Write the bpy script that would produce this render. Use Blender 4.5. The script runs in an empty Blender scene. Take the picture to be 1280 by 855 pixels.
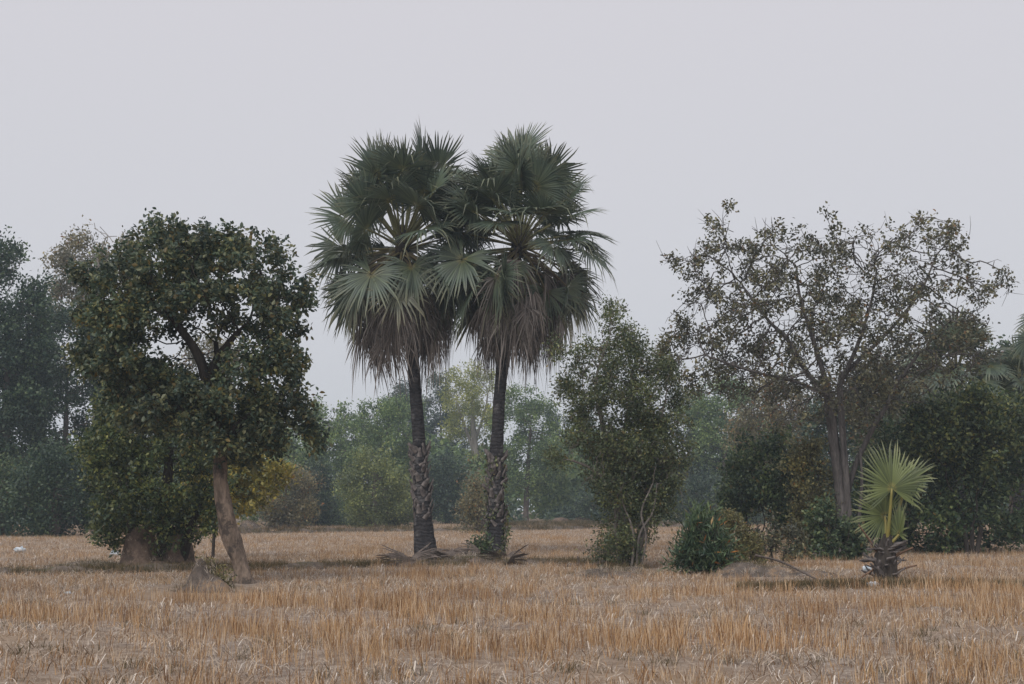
import bpy, math, random
import numpy as np
from mathutils import Vector, noise as mnoise

# ------------------------------------------------------------------ camera, world, sun, exposure
scene = bpy.context.scene
C = scene.collection
FOC, PW, PH = 1778.0, 1280.0, 855.0          # 50 mm lens in photo pixels
PITCH = math.radians(6.6)
EYE = 1.6
cam_d = bpy.data.cameras.new('camera'); cam = bpy.data.objects.new('camera', cam_d); C.objects.link(cam)
cam.location = (0, 0, EYE); cam.rotation_euler = (math.pi / 2 + PITCH, 0, 0)
cam_d.sensor_width = 36; cam_d.lens = 36 * FOC / PW; cam_d.clip_end = 3000; cam_d.clip_start = 0.1
scene.camera = cam

SUN_EL, SUN_AZ = math.radians(48), math.radians(205)   # high behind the camera, a little to its left
w = bpy.data.worlds.new('World'); scene.world = w; w.use_nodes = True
nt = w.node_tree; nt.nodes.clear()
sky = nt.nodes.new('ShaderNodeTexSky'); sky.sky_type = 'NISHITA'; sky.sun_disc = False
sky.sun_elevation = SUN_EL; sky.sun_rotation = SUN_AZ
sky.air_density = 1.0; sky.dust_density = 6.0; sky.ozone_density = 1.0
hs = nt.nodes.new('ShaderNodeHueSaturation'); hs.inputs['Saturation'].default_value = 0.35
bg1 = nt.nodes.new('ShaderNodeBackground'); bg1.inputs['Strength'].default_value = 0.07
bg2 = nt.nodes.new('ShaderNodeBackground'); bg2.inputs['Color'].default_value = (0.70, 0.69, 0.735, 1); bg2.inputs['Strength'].default_value = 1.0
tcw = nt.nodes.new('ShaderNodeTexCoord'); sxyz = nt.nodes.new('ShaderNodeSeparateXYZ'); grd = nt.nodes.new('ShaderNodeValToRGB')
grd.color_ramp.elements[0].position = 0.0; grd.color_ramp.elements[0].color = (0.635, 0.66, 0.705, 1)
grd.color_ramp.elements[1].position = 0.40; grd.color_ramp.elements[1].color = (0.69, 0.672, 0.718, 1)
nt.links.new(tcw.outputs['Generated'], sxyz.inputs[0]); nt.links.new(sxyz.outputs['Z'], grd.inputs[0]); nt.links.new(grd.outputs[0], bg2.inputs['Color'])
mxs = nt.nodes.new('ShaderNodeMixShader'); mxs.inputs[0].default_value = 0.85
ow = nt.nodes.new('ShaderNodeOutputWorld')
L = nt.links.new
L(sky.outputs[0], hs.inputs['Color']); L(hs.outputs[0], bg1.inputs['Color'])
L(bg1.outputs[0], mxs.inputs[1]); L(bg2.outputs[0], mxs.inputs[2]); L(mxs.outputs[0], ow.inputs['Surface'])
sun_d = bpy.data.lights.new('sun', 'SUN'); sun_d.energy = 1.5; sun_d.angle = math.radians(35); sun_d.color = (1.0, 0.96, 0.9)
sun = bpy.data.objects.new('sun', sun_d); C.objects.link(sun); sun.location = (0, 0, 60)
sun.rotation_euler = (math.pi / 2 - SUN_EL, 0, math.radians(180) - SUN_AZ)
scene.view_settings.view_transform = 'Standard'; scene.view_settings.look = 'None'
scene.view_settings.exposure = 0.12; scene.view_settings.gamma = 1.0; scene.view_settings.use_curve_mapping = False
cy = scene.cycles
cy.max_bounces = 5; cy.diffuse_bounces = 3; cy.glossy_bounces = 2; cy.transmission_bounces = 3; cy.volume_bounces = 1
cy.transparent_max_bounces = 4; cy.use_denoising = True
scene.render.filter_size = 1.35
HAZE = 0.00085

# ------------------------------------------------------------------ helpers
FWD = np.array([0, math.cos(PITCH), math.sin(PITCH)]); UPV = np.array([0, -math.sin(PITCH), math.cos(PITCH)])
CAM = np.array([0, 0, EYE])
def px(x, y, D):
    d = FWD + np.array([1, 0, 0]) * ((x - PW / 2) / FOC) + UPV * ((PH / 2 - y) / FOC)
    return CAM + d * (D / d[1])
def gp(x, y, z=0.0):
    d = FWD + np.array([1, 0, 0]) * ((x - PW / 2) / FOC) + UPV * ((PH / 2 - y) / FOC)
    return CAM + d * ((z - EYE) / d[2])
def nrm(a):
    return a / np.maximum(np.linalg.norm(a, axis=-1, keepdims=True), 1e-9)
UP = np.array([0, 0, 1.0])

def prop(o, label=None, cat=None, group=None, kind=None):
    if label: o['label'] = label
    if cat: o['category'] = cat
    if group: o['group'] = group
    if kind: o['kind'] = kind
    return o
def empty(name, loc, label, cat, group=None):
    o = bpy.data.objects.new(name, None); C.objects.link(o); o.location = loc; o.empty_display_size = 0.2
    return prop(o, label, cat, group)
def make_mesh(name, V, faces, mat, attrs=None, smooth=False):
    V = np.asarray(V, dtype=np.float32).reshape(-1, 3)
    me = bpy.data.meshes.new(name)
    faces = [np.asarray(f, dtype=np.int32) for f in faces if len(f)]
    me.vertices.add(len(V)); me.vertices.foreach_set('co', V.ravel())
    tot = np.concatenate([np.full(len(f), f.shape[1], np.int32) for f in faces])
    idx = np.concatenate([f.ravel() for f in faces])
    me.loops.add(len(idx)); me.loops.foreach_set('vertex_index', idx)
    st = np.concatenate([[0], np.cumsum(tot)[:-1]]).astype(np.int32)
    me.polygons.add(len(tot)); me.polygons.foreach_set('loop_start', st)
    if smooth: me.polygons.foreach_set('use_smooth', np.ones(len(tot), dtype=bool))
    me.update(calc_edges=True)
    for k, a in (attrs or {}).items():
        at = me.attributes.new(k, 'FLOAT', 'POINT'); at.data.foreach_set('value', np.asarray(a, dtype=np.float32))
    if mat: me.materials.append(mat)
    return me
def obj(name, V, faces, mat, parent=None, attrs=None, smooth=False, loc=None):
    V = np.asarray(V, dtype=np.float64).reshape(-1, 3)
    if parent is not None and loc is None:
        p = parent; off = np.zeros(3)
        while p is not None: off = off + np.array(p.location); p = p.parent
        V = V - off
    if loc is not None: V = V - np.asarray(loc)
    o = bpy.data.objects.new(name, make_mesh(name, V, faces, mat, attrs, smooth)); C.objects.link(o)
    if loc is not None: o.location = loc
    if parent is not None: o.parent = parent
    return o
class MB:
    """collects vertices / faces / attributes"""
    def __init__(s): s.V = []; s.F = {}; s.A = {}; s.n = 0
    def add(s, V, faces, **at):
        V = np.asarray(V).reshape(-1, 3)
        for f in faces:
            f = np.asarray(f)
            if len(f): s.F.setdefault(f.shape[1], []).append(f + s.n)
        for k, a in at.items(): s.A.setdefault(k, []).append(np.broadcast_to(np.asarray(a, float), (len(V),)))
        s.V.append(V); s.n += len(V)
    def build(s, name, mat, parent=None, smooth=False, loc=None):
        return obj(name, np.concatenate(s.V), [np.concatenate(f) for f in s.F.values()], mat, parent,
                   {k: np.concatenate(a) for k, a in s.A.items()}, smooth, loc)
def sweep(P, R, k=6, cap=True, jitter=0.0, rng=None):
    P = np.asarray(P, float); n = len(P); R = np.broadcast_to(np.asarray(R, float), (n,))
    T = nrm(np.gradient(P, axis=0)) if n > 1 else np.array([[0, 0, 1.0]])
    u = np.cross(T[0], [0.3, 1, 0.2]); u /= np.linalg.norm(u) + 1e-9
    U = np.empty_like(P)
    for i in range(n):
        u = u - T[i] * np.dot(u, T[i]); u = u / (np.linalg.norm(u) + 1e-9); U[i] = u
    W = np.cross(T, U)
    a = np.arange(k) * 2 * math.pi / k
    rr = R[:, None] * (1 + (rng.uniform(-jitter, jitter, (n, k)) if rng is not None and jitter else 0))
    V = P[:, None, :] + rr[..., None] * (np.cos(a)[None, :, None] * U[:, None, :] + np.sin(a)[None, :, None] * W[:, None, :])
    V = V.reshape(-1, 3)
    i = np.arange(n - 1)[:, None] * k; j = np.arange(k)[None, :]; j2 = (j + 1) % k
    F = np.stack([i + j, i + j2, i + k + j2, i + k + j], -1).reshape(-1, 4)
    fs = [F]
    if cap:
        V = np.concatenate([V, P[-1:] + T[-1:] * R[-1] * 0.4]); t = (n - 1) * k; jj = np.arange(k)
        fs.append(np.stack([t + jj, t + (jj + 1) % k, np.full(k, n * k)], -1))
    return V, fs
def smooth_path(pts, n):
    """Catmull-Rom resample"""
    P = np.asarray(pts, float)
    if len(P) < 3:
        t = np.linspace(0, 1, n)[:, None]; return P[0] * (1 - t) + P[-1] * t
    Q = np.concatenate([[2 * P[0] - P[1]], P, [2 * P[-1] - P[-2]]]); m = len(P) - 1
    out = []
    for s in np.linspace(0, m, n):
        i = min(int(s), m - 1); t = s - i; a, b, c, d = Q[i:i + 4]
        out.append(0.5 * (2 * b + (c - a) * t + (2 * a - 5 * b + 4 * c - d) * t * t + (3 * b - a - 3 * c + d) * t ** 3))
    return np.array(out)

# ------------------------------------------------------------------ materials
class NT:
    def __init__(s, name):
        s.m = bpy.data.materials.new(name); s.m.use_nodes = True; s.t = s.m.node_tree; s.t.nodes.clear()
        s.o = s.t.nodes.new('ShaderNodeOutputMaterial')
    def n(s, typ, **kw):
        nd = s.t.nodes.new(typ)
        for k, v in kw.items(): setattr(nd, k, v)
        return nd
    def l(s, a, b): s.t.links.new(a, b)
    def attr(s, name):
        a = s.n('ShaderNodeAttribute'); a.attribute_name = name; return a.outputs['Fac']
    def ramp(s, fac, stops, interp='LINEAR'):
        r = s.n('ShaderNodeValToRGB'); r.color_ramp.interpolation = interp; e = r.color_ramp.elements
        while len(e) > 1: e.remove(e[0])
        e[0].position = stops[0][0]; e[0].color = (*stops[0][1], 1)
        for p, c in stops[1:]:
            x = e.new(p); x.color = (*c, 1)
        s.l(fac, r.inputs[0]); return r.outputs[0]
    def noise(s, scale, detail=4, rough=0.55, stretch=None, world=False):
        nz = s.n('ShaderNodeTexNoise'); nz.inputs['Scale'].default_value = scale; nz.inputs['Detail'].default_value = detail; nz.inputs['Roughness'].default_value = rough
        src = s.n('ShaderNodeNewGeometry').outputs['Position'] if world else s.n('ShaderNodeTexCoord').outputs['Object']
        if stretch:
            mp = s.n('ShaderNodeMapping'); mp.inputs['Scale'].default_value = stretch; s.l(src, mp.inputs[0]); src = mp.outputs[0]
        s.l(src, nz.inputs['Vector']); return nz.outputs['Fac']
    def mix(s, fac, a, b, mode='MIX'):
        x = s.n('ShaderNodeMix', data_type='RGBA', blend_type=mode)
        for sk, v in ((x.inputs[0], fac), (x.inputs[6], a), (x.inputs[7], b)):
            if hasattr(v, 'links'): s.l(v, sk)
            else: sk.default_value = v if not isinstance(v, tuple) else (*v, 1)
        return x.outputs[2]
    def mr(s, v, a, b, c, d):
        x = s.n('ShaderNodeMapRange'); s.l(v, x.inputs[0])
        for i, q in enumerate((a, b, c, d)): x.inputs[i + 1].default_value = q
        return x.outputs[0]
    def finish(s, col, rough=0.8, spec=0.2, bump=None, bstr=0.5, bdist=0.02, trans=0.0):
        p = s.n('ShaderNodeBsdfPrincipled'); p.inputs['Roughness'].default_value = rough; p.inputs['Specular IOR Level'].default_value = spec
        s.l(col, p.inputs['Base Color'])
        if bump is not None:
            b = s.n('ShaderNodeBump'); b.inputs['Strength'].default_value = bstr; b.inputs['Distance'].default_value = bdist
            s.l(bump, b.inputs['Height']); s.l(b.outputs[0], p.inputs['Normal'])
        out = p.outputs[0]
        if trans > 0:
            t = s.n('ShaderNodeBsdfTranslucent'); s.l(col, t.inputs['Color'])
            m = s.n('ShaderNodeMixShader'); m.inputs[0].default_value = trans; s.l(out, m.inputs[1]); s.l(t.outputs[0], m.inputs[2]); out = m.outputs[0]
        s.l(out, s.o.inputs['Surface']); return s.m
def leafmat(name, cols, accent=None, frac=0.05, trans=0.35, rough=0.45, spec=0.5):
    cols = [tuple(1.85 * q for q in c) for c in cols]
    accent = tuple(.85 * q for q in accent) if accent else None; frac *= .6
    t = NT(name)
    n = len(cols); top = 1 - (frac if accent else 0) - 0.02
    st = [(i * top / (n - 1), c) for i, c in enumerate(cols)]
    if accent: st.append((1 - frac, accent))
    c = t.ramp(t.attr('rnd'), st)
    c = t.mix(1.0, c, t.ramp(t.attr('clump'), [(0, (0.62, 0.66, 0.74)), (0.5, (1, 1, 1)), (1, (1.5, 1.42, 1.15))]), 'MULTIPLY')  # clump tint paints lit and shaded rosettes, cool dark to warm light
    return t.finish(c, rough, spec, trans=trans)
def barkmat(name, dark, light, scale=6.0, stretch=(1, 1, 0.25), ring=False, bd=0.03, blotch=None):
    t = NT(name)
    a = t.noise(scale, 6, 0.6, stretch); b = t.noise(scale * 5, 4, 0.6, stretch)
    f = t.mix(0.4, a, b)
    c = t.ramp(f, [(0.36, dark), (0.5, tuple(.55 * d + .45 * e for d, e in zip(dark, light))), (0.64, light)])
    if blotch:
        c = t.mix(t.mr(t.noise(2.6, 6, 0.7), 0.53, 0.60, 0, 0.85), c, blotch)
    h = f
    if ring:
        wv = t.n('ShaderNodeTexWave', wave_type='BANDS', bands_direction='Z'); wv.inputs['Scale'].default_value = 2.6; wv.inputs['Distortion'].default_value = 7
        wv.inputs['Detail'].default_value = 3; wv.inputs['Detail Scale'].default_value = 1.5
        t.l(t.n('ShaderNodeTexCoord').outputs['Object'], wv.inputs['Vector'])
        h = t.mix(0.6, f, wv.outputs['Color'])
        c = t.mix(t.mr(wv.outputs['Fac'], 0, 1, 0.0, 0.35), c, dark)
    return t.finish(c, 0.9, 0.12, h, 0.8, bd)

M = {}
M['leaf_lean'] = leafmat('dark broad leaves', [(0.022, 0.040, 0.030), (0.046, 0.067, 0.048), (0.120, 0.122, 0.062)], (0.20, 0.15, 0.05), 0.06)
M['leaf_rear'] = leafmat('green vine leaves', [(0.018, 0.034, 0.020), (0.042, 0.062, 0.030), (0.125, 0.135, 0.048)], (0.19, 0.17, 0.05), 0.05)
M['leaf_yellow'] = leafmat('yellow green leaves', [(0.075, 0.080, 0.028), (0.14, 0.13, 0.038), (0.23, 0.19, 0.05)], (0.32, 0.24, 0.05), 0.08)
M['leaf_tangle'] = leafmat('small olive leaves', [(0.030, 0.046, 0.028), (0.062, 0.080, 0.042), (0.115, 0.125, 0.06)], (0.19, 0.15, 0.06), 0.06)
M['leaf_sparse'] = leafmat('brownish sparse leaves', [(0.032, 0.038, 0.027), (0.058, 0.060, 0.040), (0.112, 0.105, 0.062)], (0.18, 0.105, 0.05), 0.06, 0.2)
M['leaf_dark'] = leafmat('dark shrub leaves', [(0.018, 0.036, 0.022), (0.044, 0.070, 0.038), (0.105, 0.130, 0.060)], (0.16, 0.12, 0.045), 0.03)
M['leaf_glossy'] = leafmat('glossy fern leaves', [(0.014, 0.030, 0.018), (0.030, 0.052, 0.028), (0.066, 0.090, 0.046)], (0.30, 0.13, 0.04), 0.02, 0.2, 0.4, 0.4)
M['leaf_olive'] = leafmat('olive shrub leaves', [(0.060, 0.062, 0.032), (0.10, 0.098, 0.045), (0.15, 0.135, 0.06)], (0.24, 0.13, 0.04), 0.06)
M['far_teal'] = leafmat('far deep green', [(0.016, 0.030, 0.026), (0.032, 0.052, 0.040), (0.066, 0.092, 0.056)])
M['far_dark'] = leafmat('far dark green', [(0.011, 0.027, 0.018), (0.026, 0.048, 0.029), (0.060, 0.085, 0.046)])
M['far_green'] = leafmat('far mid green', [(0.044, 0.074, 0.040), (0.088, 0.132, 0.060), (0.155, 0.195, 0.080)])
M['far_bright'] = leafmat('far light green', [(0.060, 0.080, 0.036), (0.100, 0.122, 0.050), (0.150, 0.165, 0.064)])
M['far_yellow'] = leafmat('far yellow green', [(0.10, 0.12, 0.045), (0.165, 0.18, 0.06), (0.23, 0.23, 0.075)])
M['far_brown'] = leafmat('far olive brown', [(0.065, 0.065, 0.042), (0.105, 0.098, 0.06), (0.15, 0.13, 0.075)], (0.34, 0.16, 0.06), 0.06)
M['bark_tan'] = barkmat('tan bark', (0.085, 0.066, 0.054), (0.33, 0.255, 0.200), 5, (1, 1, 0.3), blotch=(0.065, 0.055, 0.05))
M['bark_grey'] = barkmat('grey brown bark', (0.075, 0.062, 0.055), (0.20, 0.165, 0.145), 6)
M['bark_furrow'] = barkmat('furrowed grey bark', (0.045, 0.042, 0.041), (0.19, 0.172, 0.165), 9, (1, 1, 0.12), bd=0.06)
M['bark_pale'] = barkmat('pale bark', (0.20, 0.18, 0.165), (0.38, 0.35, 0.32), 5)
M['bark_dark'] = barkmat('dark bark', (0.030, 0.026, 0.024), (0.085, 0.072, 0.062), 6)
M['twig'] = barkmat('pale dry twig', (0.10, 0.088, 0.08), (0.29, 0.26, 0.24), 8)
M['palm_trunk'] = barkmat('blackish palm trunk', (0.022, 0.022, 0.026), (0.075, 0.070, 0.072), 7, (1, 1, 0.6), True, 0.03, blotch=(0.13, 0.125, 0.125))
M['boot'] = barkmat('weathered leaf bases', (0.060, 0.053, 0.051), (0.27, 0.24, 0.23), 7)
M['termite'] = barkmat('termite clay', (0.11, 0.08, 0.062), (0.27, 0.20, 0.16), 3.5, (1, 1, 1), bd=0.06, blotch=(0.08, 0.062, 0.052))
M['greymound'] = barkmat('grey earth', (0.075, 0.062, 0.054), (0.20, 0.168, 0.145), 3, (1, 1, 1), bd=0.05, blotch=(0.24, 0.165, 0.105))
M['bund'] = barkmat('bund earth', (0.075, 0.062, 0.052), (0.22, 0.18, 0.15), 2.0, (1, 1, 1), bd=0.05, blotch=(0.10, 0.095, 0.055))
M['dead_stalk'] = barkmat('dead stalk', (0.11, 0.07, 0.05), (0.25, 0.16, 0.11), 6)

def palm_leafmat(name, hub, inner, outer, tip, trans=0.15):
    t = NT(name)
    c = t.ramp(t.attr('rad'), [(0.0, hub), (0.14, inner), (0.6, outer), (0.97, tip)])
    c = t.mix(1.0, c, t.ramp(t.attr('rnd'), [(0, (0.6, 0.63, 0.66)), (1, (1.4, 1.36, 1.3))]), 'MULTIPLY')
    c = t.mix(t.mr(t.attr('age'), 0.55, 1.0, 0, 0.75), c, (0.16, 0.125, 0.085))
    return t.finish(c, 0.42, 0.4, trans=trans)
M['frond'] = palm_leafmat('palm blade', (0.26, 0.23, 0.09), (0.10, 0.125, 0.072), (0.095, 0.130, 0.098), (0.17, 0.175, 0.115))
M['young_frond'] = palm_leafmat('young palm blade', (0.30, 0.26, 0.08), (0.120, 0.150, 0.052), (0.145, 0.180, 0.075), (0.24, 0.255, 0.15), 0.25)
t = NT('dead palm blade')
c_ = t.ramp(t.attr('rnd'), [(0, (0.070, 0.060, 0.054)), (0.5, (0.185, 0.160, 0.145)), (1, (0.41, 0.375, 0.35))])
c_ = t.mix(t.mr(t.attr('age'), 0, 1, 0.35, 0.0), c_, (0.14, 0.108, 0.084))
M['dead_frond'] = t.finish(c_, 0.8, 0.15, trans=0.12)
t = NT('petiole')
M['petiole'] = t.finish(t.ramp(t.attr('age'), [(0, (0.185, 0.185, 0.085)), (0.5, (0.21, 0.165, 0.085)), (1, (0.115, 0.085, 0.068))]), 0.5, 0.3)
t = NT('young petiole'); M['young_petiole'] = t.finish(t.ramp(t.noise(4), [(0.3, (0.30, 0.235, 0.06)), (0.7, (0.21, 0.21, 0.07))]), 0.45, 0.35)
t = NT('white plastic'); M['plastic'] = t.finish(t.ramp(t.noise(9), [(0.35, (0.30, 0.38, 0.44)), (0.6, (0.68, 0.71, 0.74))]), 0.4, 0.4, t.noise(16), 0.6, 0.02)

t = NT('field soil and straw')
big = t.noise(0.22, 4, 0.6, None, True); fine = t.noise(5.5, 6, 0.7, None, True); grain = t.noise(38, 4, 0.7, None, True)
c_ = t.ramp(t.mix(0.45, fine, grain), [(0.36, (0.10, 0.08, 0.065)), (0.47, (0.25, 0.20, 0.165)), (0.56, (0.40, 0.335, 0.28)), (0.68, (0.56, 0.52, 0.48))])
c_ = t.mix(t.mr(big, 0.42, 0.62, 0, 0.6), c_, (0.36, 0.25, 0.155))
M['field'] = t.finish(c_, 0.95, 0.1, t.mix(0.5, fine, grain), 0.9, 0.06)
def grassmat(name, stops):
    t = NT(name)
    c = t.ramp(t.attr('rnd'), stops)
    c = t.mix(1.0, c, t.ramp(t.noise(0.35, 3, 0.6, None, True), [(0.32, (0.78, 0.71, 0.65)), (0.5, (1, 1, 1)), (0.68, (1.15, 1.10, 1.04))]), 'MULTIPLY')
    return t.finish(c, 0.7, 0.2, trans=0.2)
M['stubble'] = grassmat('orange tan stubble', [(0, (0.14, 0.080, 0.045)), (0.4, (0.39, 0.230, 0.115)), (0.75, (0.56, 0.38, 0.21)), (1, (0.78, 0.67, 0.53))])
M['straw'] = grassmat('pale broken straw', [(0, (0.28, 0.21, 0.15)), (0.5, (0.56, 0.47, 0.38)), (1, (0.85, 0.80, 0.74))])
M['bund_grass'] = grassmat('dull bund grass', [(0, (0.06, 0.06, 0.03)), (0.5, (0.13, 0.11, 0.06)), (1, (0.26, 0.19, 0.11))])

# ------------------------------------------------------------------ ground
def vnoise(x, y, s, seed=0.0):
    return mnoise.noise(Vector((x * s, y * s, seed)))
def gh(x, y):
    return 0.05 + 0.035 * vnoise(x, y, 0.55, 3.1) + 0.02 * vnoise(x, y, 1.9, 7.7)
rows = [6.0]
while rows[-1] < 175: rows.append(rows[-1] * 1.0135 + 0.01)
rows = np.array(rows); nu = 150; us = np.linspace(-1, 1, nu)
GX = us[None, :] * (rows[:, None] * 0.5 + 8); GY = np.repeat(rows[:, None], nu, 1)
GZ = np.array([[gh(x, y) for x, y in zip(a, b)] for a, b in zip(GX, GY)])
GZ[0, :] = GZ[-1, :] = 0.0; GZ[:, 0] = GZ[:, -1] = 0.0
GV = np.stack([GX, GY, GZ], -1).reshape(-1, 3)
i = np.arange(len(rows) - 1)[:, None] * nu; j = np.arange(nu - 1)[None, :]
GF = np.stack([i + j, i + j + 1, i + nu + j + 1, i + nu + j], -1).reshape(-1, 4)
g = MB(); g.add(GV, [GF])
g.add([(-420, -420, -0.02), (420, -420, -0.02), (420, 420, -0.02), (-420, 420, -0.02)], [np.array([[0, 1, 2, 3]])])
prop(g.build('field_ground', M['field'], smooth=True), kind='structure')

def bund(ptspx, h, wd, seed, name='field_bund'):
    """low earth ridge between the paddies, along photo points on the ground"""
    P = smooth_path([gp(x, y) for x, y in ptspx], 90)
    rng = np.random.default_rng(seed)
    T = nrm(np.gradient(P, axis=0)); S = np.stack([T[:, 1], -T[:, 0], np.zeros(len(P))], -1)
    prof = [(-1, -0.1), (-0.75, 0.25), (-0.45, 0.8), (-0.1, 1.0), (0.3, 0.92), (0.62, 0.55), (0.85, 0.15), (1, -0.1)]
    V = []
    for a, (p, s) in enumerate(zip(P, S)):
        env = min(1, a / 6, (len(P) - 1 - a) / 6)
        hh = h * env * (0.75 + 0.7 * vnoise(p[0], p[1], 0.9, seed)) 
        for u, z in prof:
            q = p + s * u * wd * (1 + 0.3 * vnoise(p[0], p[1], 1.3, seed + u))
            V.append((q[0] + rng.uniform(-.03, .03), q[1] + rng.uniform(-.03, .03), max(-0.05, z * hh * (1 + rng.uniform(-.2, .2))) + 0.03 * z))
    k = len(prof); i = np.arange(len(P) - 1)[:, None] * k; j = np.arange(k - 1)[None, :]
    F = np.stack([i + j, i + k + j, i + k + j + 1, i + j + 1], -1).reshape(-1, 4)
    prop(obj(name, V, [F], M['bund'], smooth=True), kind='structure')
    return P, S, h, wd
bunds = [bund([(-60, 722), (60, 720), (170, 718), (260, 716), (360, 714), (480, 711), (600, 709), (720, 708), (790, 714)], 0.20, 0.5, 1),
         bund([(180, 672), (320, 668), (480, 666), (640, 664), (760, 662)], 0.30, 0.9, 2),
         bund([(940, 742), (1060, 738), (1180, 738), (1340, 741)], 0.13, 0.35, 3),
         bund([(640, 659), (700, 658), (780, 658), (900, 662)], 0.35, 1.0, 4)]

# ------------------------------------------------------------------ dry grass (geometry-node instances)
def clump_mesh(name, n, hmin, hmax, rad, lean, width, mat, seed, curl=0.2):
    rng = np.random.default_rng(seed); b = MB()
    for _ in range(n):
        a = rng.uniform(0, 6.283); r = rad * math.sqrt(rng.uniform()); p = np.array([r * math.cos(a), r * math.sin(a), -0.03])
        h = rng.uniform(hmin, hmax); la = rng.uniform(0, 6.283); ll = lean * rng.uniform(0.1, 1) * h
        d = np.array([math.cos(la), math.sin(la), 0]); fa = rng.uniform(0, 3.14)
        s = np.array([math.cos(fa), math.sin(fa), 0]) * width * 0.5 * rng.uniform(0.7, 1.3)
        m = p + UP * h * 0.55 + d * ll * 0.4; e = p + UP * h * (1 - curl * rng.uniform()) + d * ll
        b.add([p - s, p + s, m - s * 0.85, m + s * 0.85, e], [np.array([[0, 1, 3, 2]]), np.array([[2, 3, 4]])], rnd=rng.uniform())
    me = make_mesh(name, np.concatenate(b.V), [np.concatenate(f) for f in b.F.values()], mat, {k: np.concatenate(a) for k, a in b.A.items()})
    return bpy.data.objects.new(name, me)
def scatter(name, protos, pts, mat):
    """one object whose points carry the tufts"""
    P = np.array([p[:3] for p in pts]); S = np.array([p[3] for p in pts], np.float32)
    rng = np.random.default_rng(len(P)); n = len(P)
    me = bpy.data.meshes.new(name); me.vertices.add(n); me.vertices.foreach_set('co', P.astype(np.float32).ravel())
    a = me.attributes.new('scl', 'FLOAT', 'POINT'); a.data.foreach_set('value', S)
    a = me.attributes.new('rot', 'FLOAT_VECTOR', 'POINT')
    R = np.zeros((n, 3), np.float32); R[:, 2] = rng.uniform(0, 6.283, n); R[:, 0] = rng.normal(0, .06, n); a.data.foreach_set('vector', R.ravel())
    a = me.attributes.new('pick', 'INT', 'POINT'); a.data.foreach_set('value', rng.integers(0, len(protos), n).astype(np.int32))
    me.materials.append(mat)
    o = bpy.data.objects.new(name, me); C.objects.link(o)
    ng = bpy.data.node_groups.new(name, 'GeometryNodeTree')
    ng.interface.new_socket('Geometry', in_out='INPUT', socket_type='NodeSocketGeometry'); ng.interface.new_socket('Geometry', in_out='OUTPUT', socket_type='NodeSocketGeometry')
    gi = ng.nodes.new('NodeGroupInput'); go = ng.nodes.new('NodeGroupOutput'); jn = ng.nodes.new('GeometryNodeJoinGeometry')
    ins = ng.nodes.new('GeometryNodeInstanceOnPoints'); ins.inputs['Pick Instance'].default_value = True
    for pr in protos:
        oi = ng.nodes.new('GeometryNodeObjectInfo'); oi.inputs['Object'].default_value = pr
        g2 = ng.nodes.new('GeometryNodeGeometryToInstance'); ng.links.new(oi.outputs['Geometry'], g2.inputs[0]); ng.links.new(g2.outputs[0], jn.inputs[0])
    def at(nm, dt):
        x = ng.nodes.new('GeometryNodeInputNamedAttribute'); x.data_type = dt; x.inputs['Name'].default_value = nm; return x.outputs['Attribute']
    e2r = ng.nodes.new('FunctionNodeEulerToRotation')
    ng.links.new(gi.outputs[0], ins.inputs['Points']); ng.links.new(jn.outputs[0], ins.inputs['Instance'])
    ng.links.new(at('pick', 'INT'), ins.inputs['Instance Index']); ng.links.new(at('rot', 'FLOAT_VECTOR'), e2r.inputs[0]); ng.links.new(e2r.outputs[0], ins.inputs['Rotation'])
    ng.links.new(at('scl', 'FLOAT'), ins.inputs['Scale']); ng.links.new(ins.outputs[0], go.inputs[0])
    md = o.modifiers.new('scatter', 'NODES'); md.node_group = ng
    return o
BARE = []     # (x, y, r): spots with no grass
for x, y, r in ((305, 734, .5), (252, 746, 1.3), (255, 738, 1.0), (190, 712, 1.3), (532, 697, .6), (619, 697, .6), (560, 703, 1.3), (610, 704, 1.2), (785, 715, .9), (740, 722, .8),
                (890, 716, 1.0), (950, 722, 1.3), (1000, 732, 1.0), (1107, 727, .7), (1045, 700, 1.3)):
    p = gp(x, y); BARE.append((p[0], p[1], r))
BA = np.array(BARE)
rng = np.random.default_rng(11)
tall, short, straw = [], [], []
def dens_pts(n, y0, y1, pw):
    u = rng.uniform(0, 1, n); yy = (y0 ** pw + u * (y1 ** pw - y0 ** pw)) ** (1 / pw)
    xx = rng.uniform(-1, 1, n) * (yy * 0.40 + 2.5); return xx, yy
def blend(a, b, v): return min(1, max(0, (v - a) / (b - a)))
xx, yy = dens_pts(120000, 10.0, 135.0, 1.1)
near_bare = np.min((xx[:, None] - BA[None, :, 0]) ** 2 / BA[None, :, 2] ** 2 + ((yy[:, None] - BA[None, :, 1]) * 0.8) ** 2 / BA[None, :, 2] ** 2, axis=1)
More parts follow.
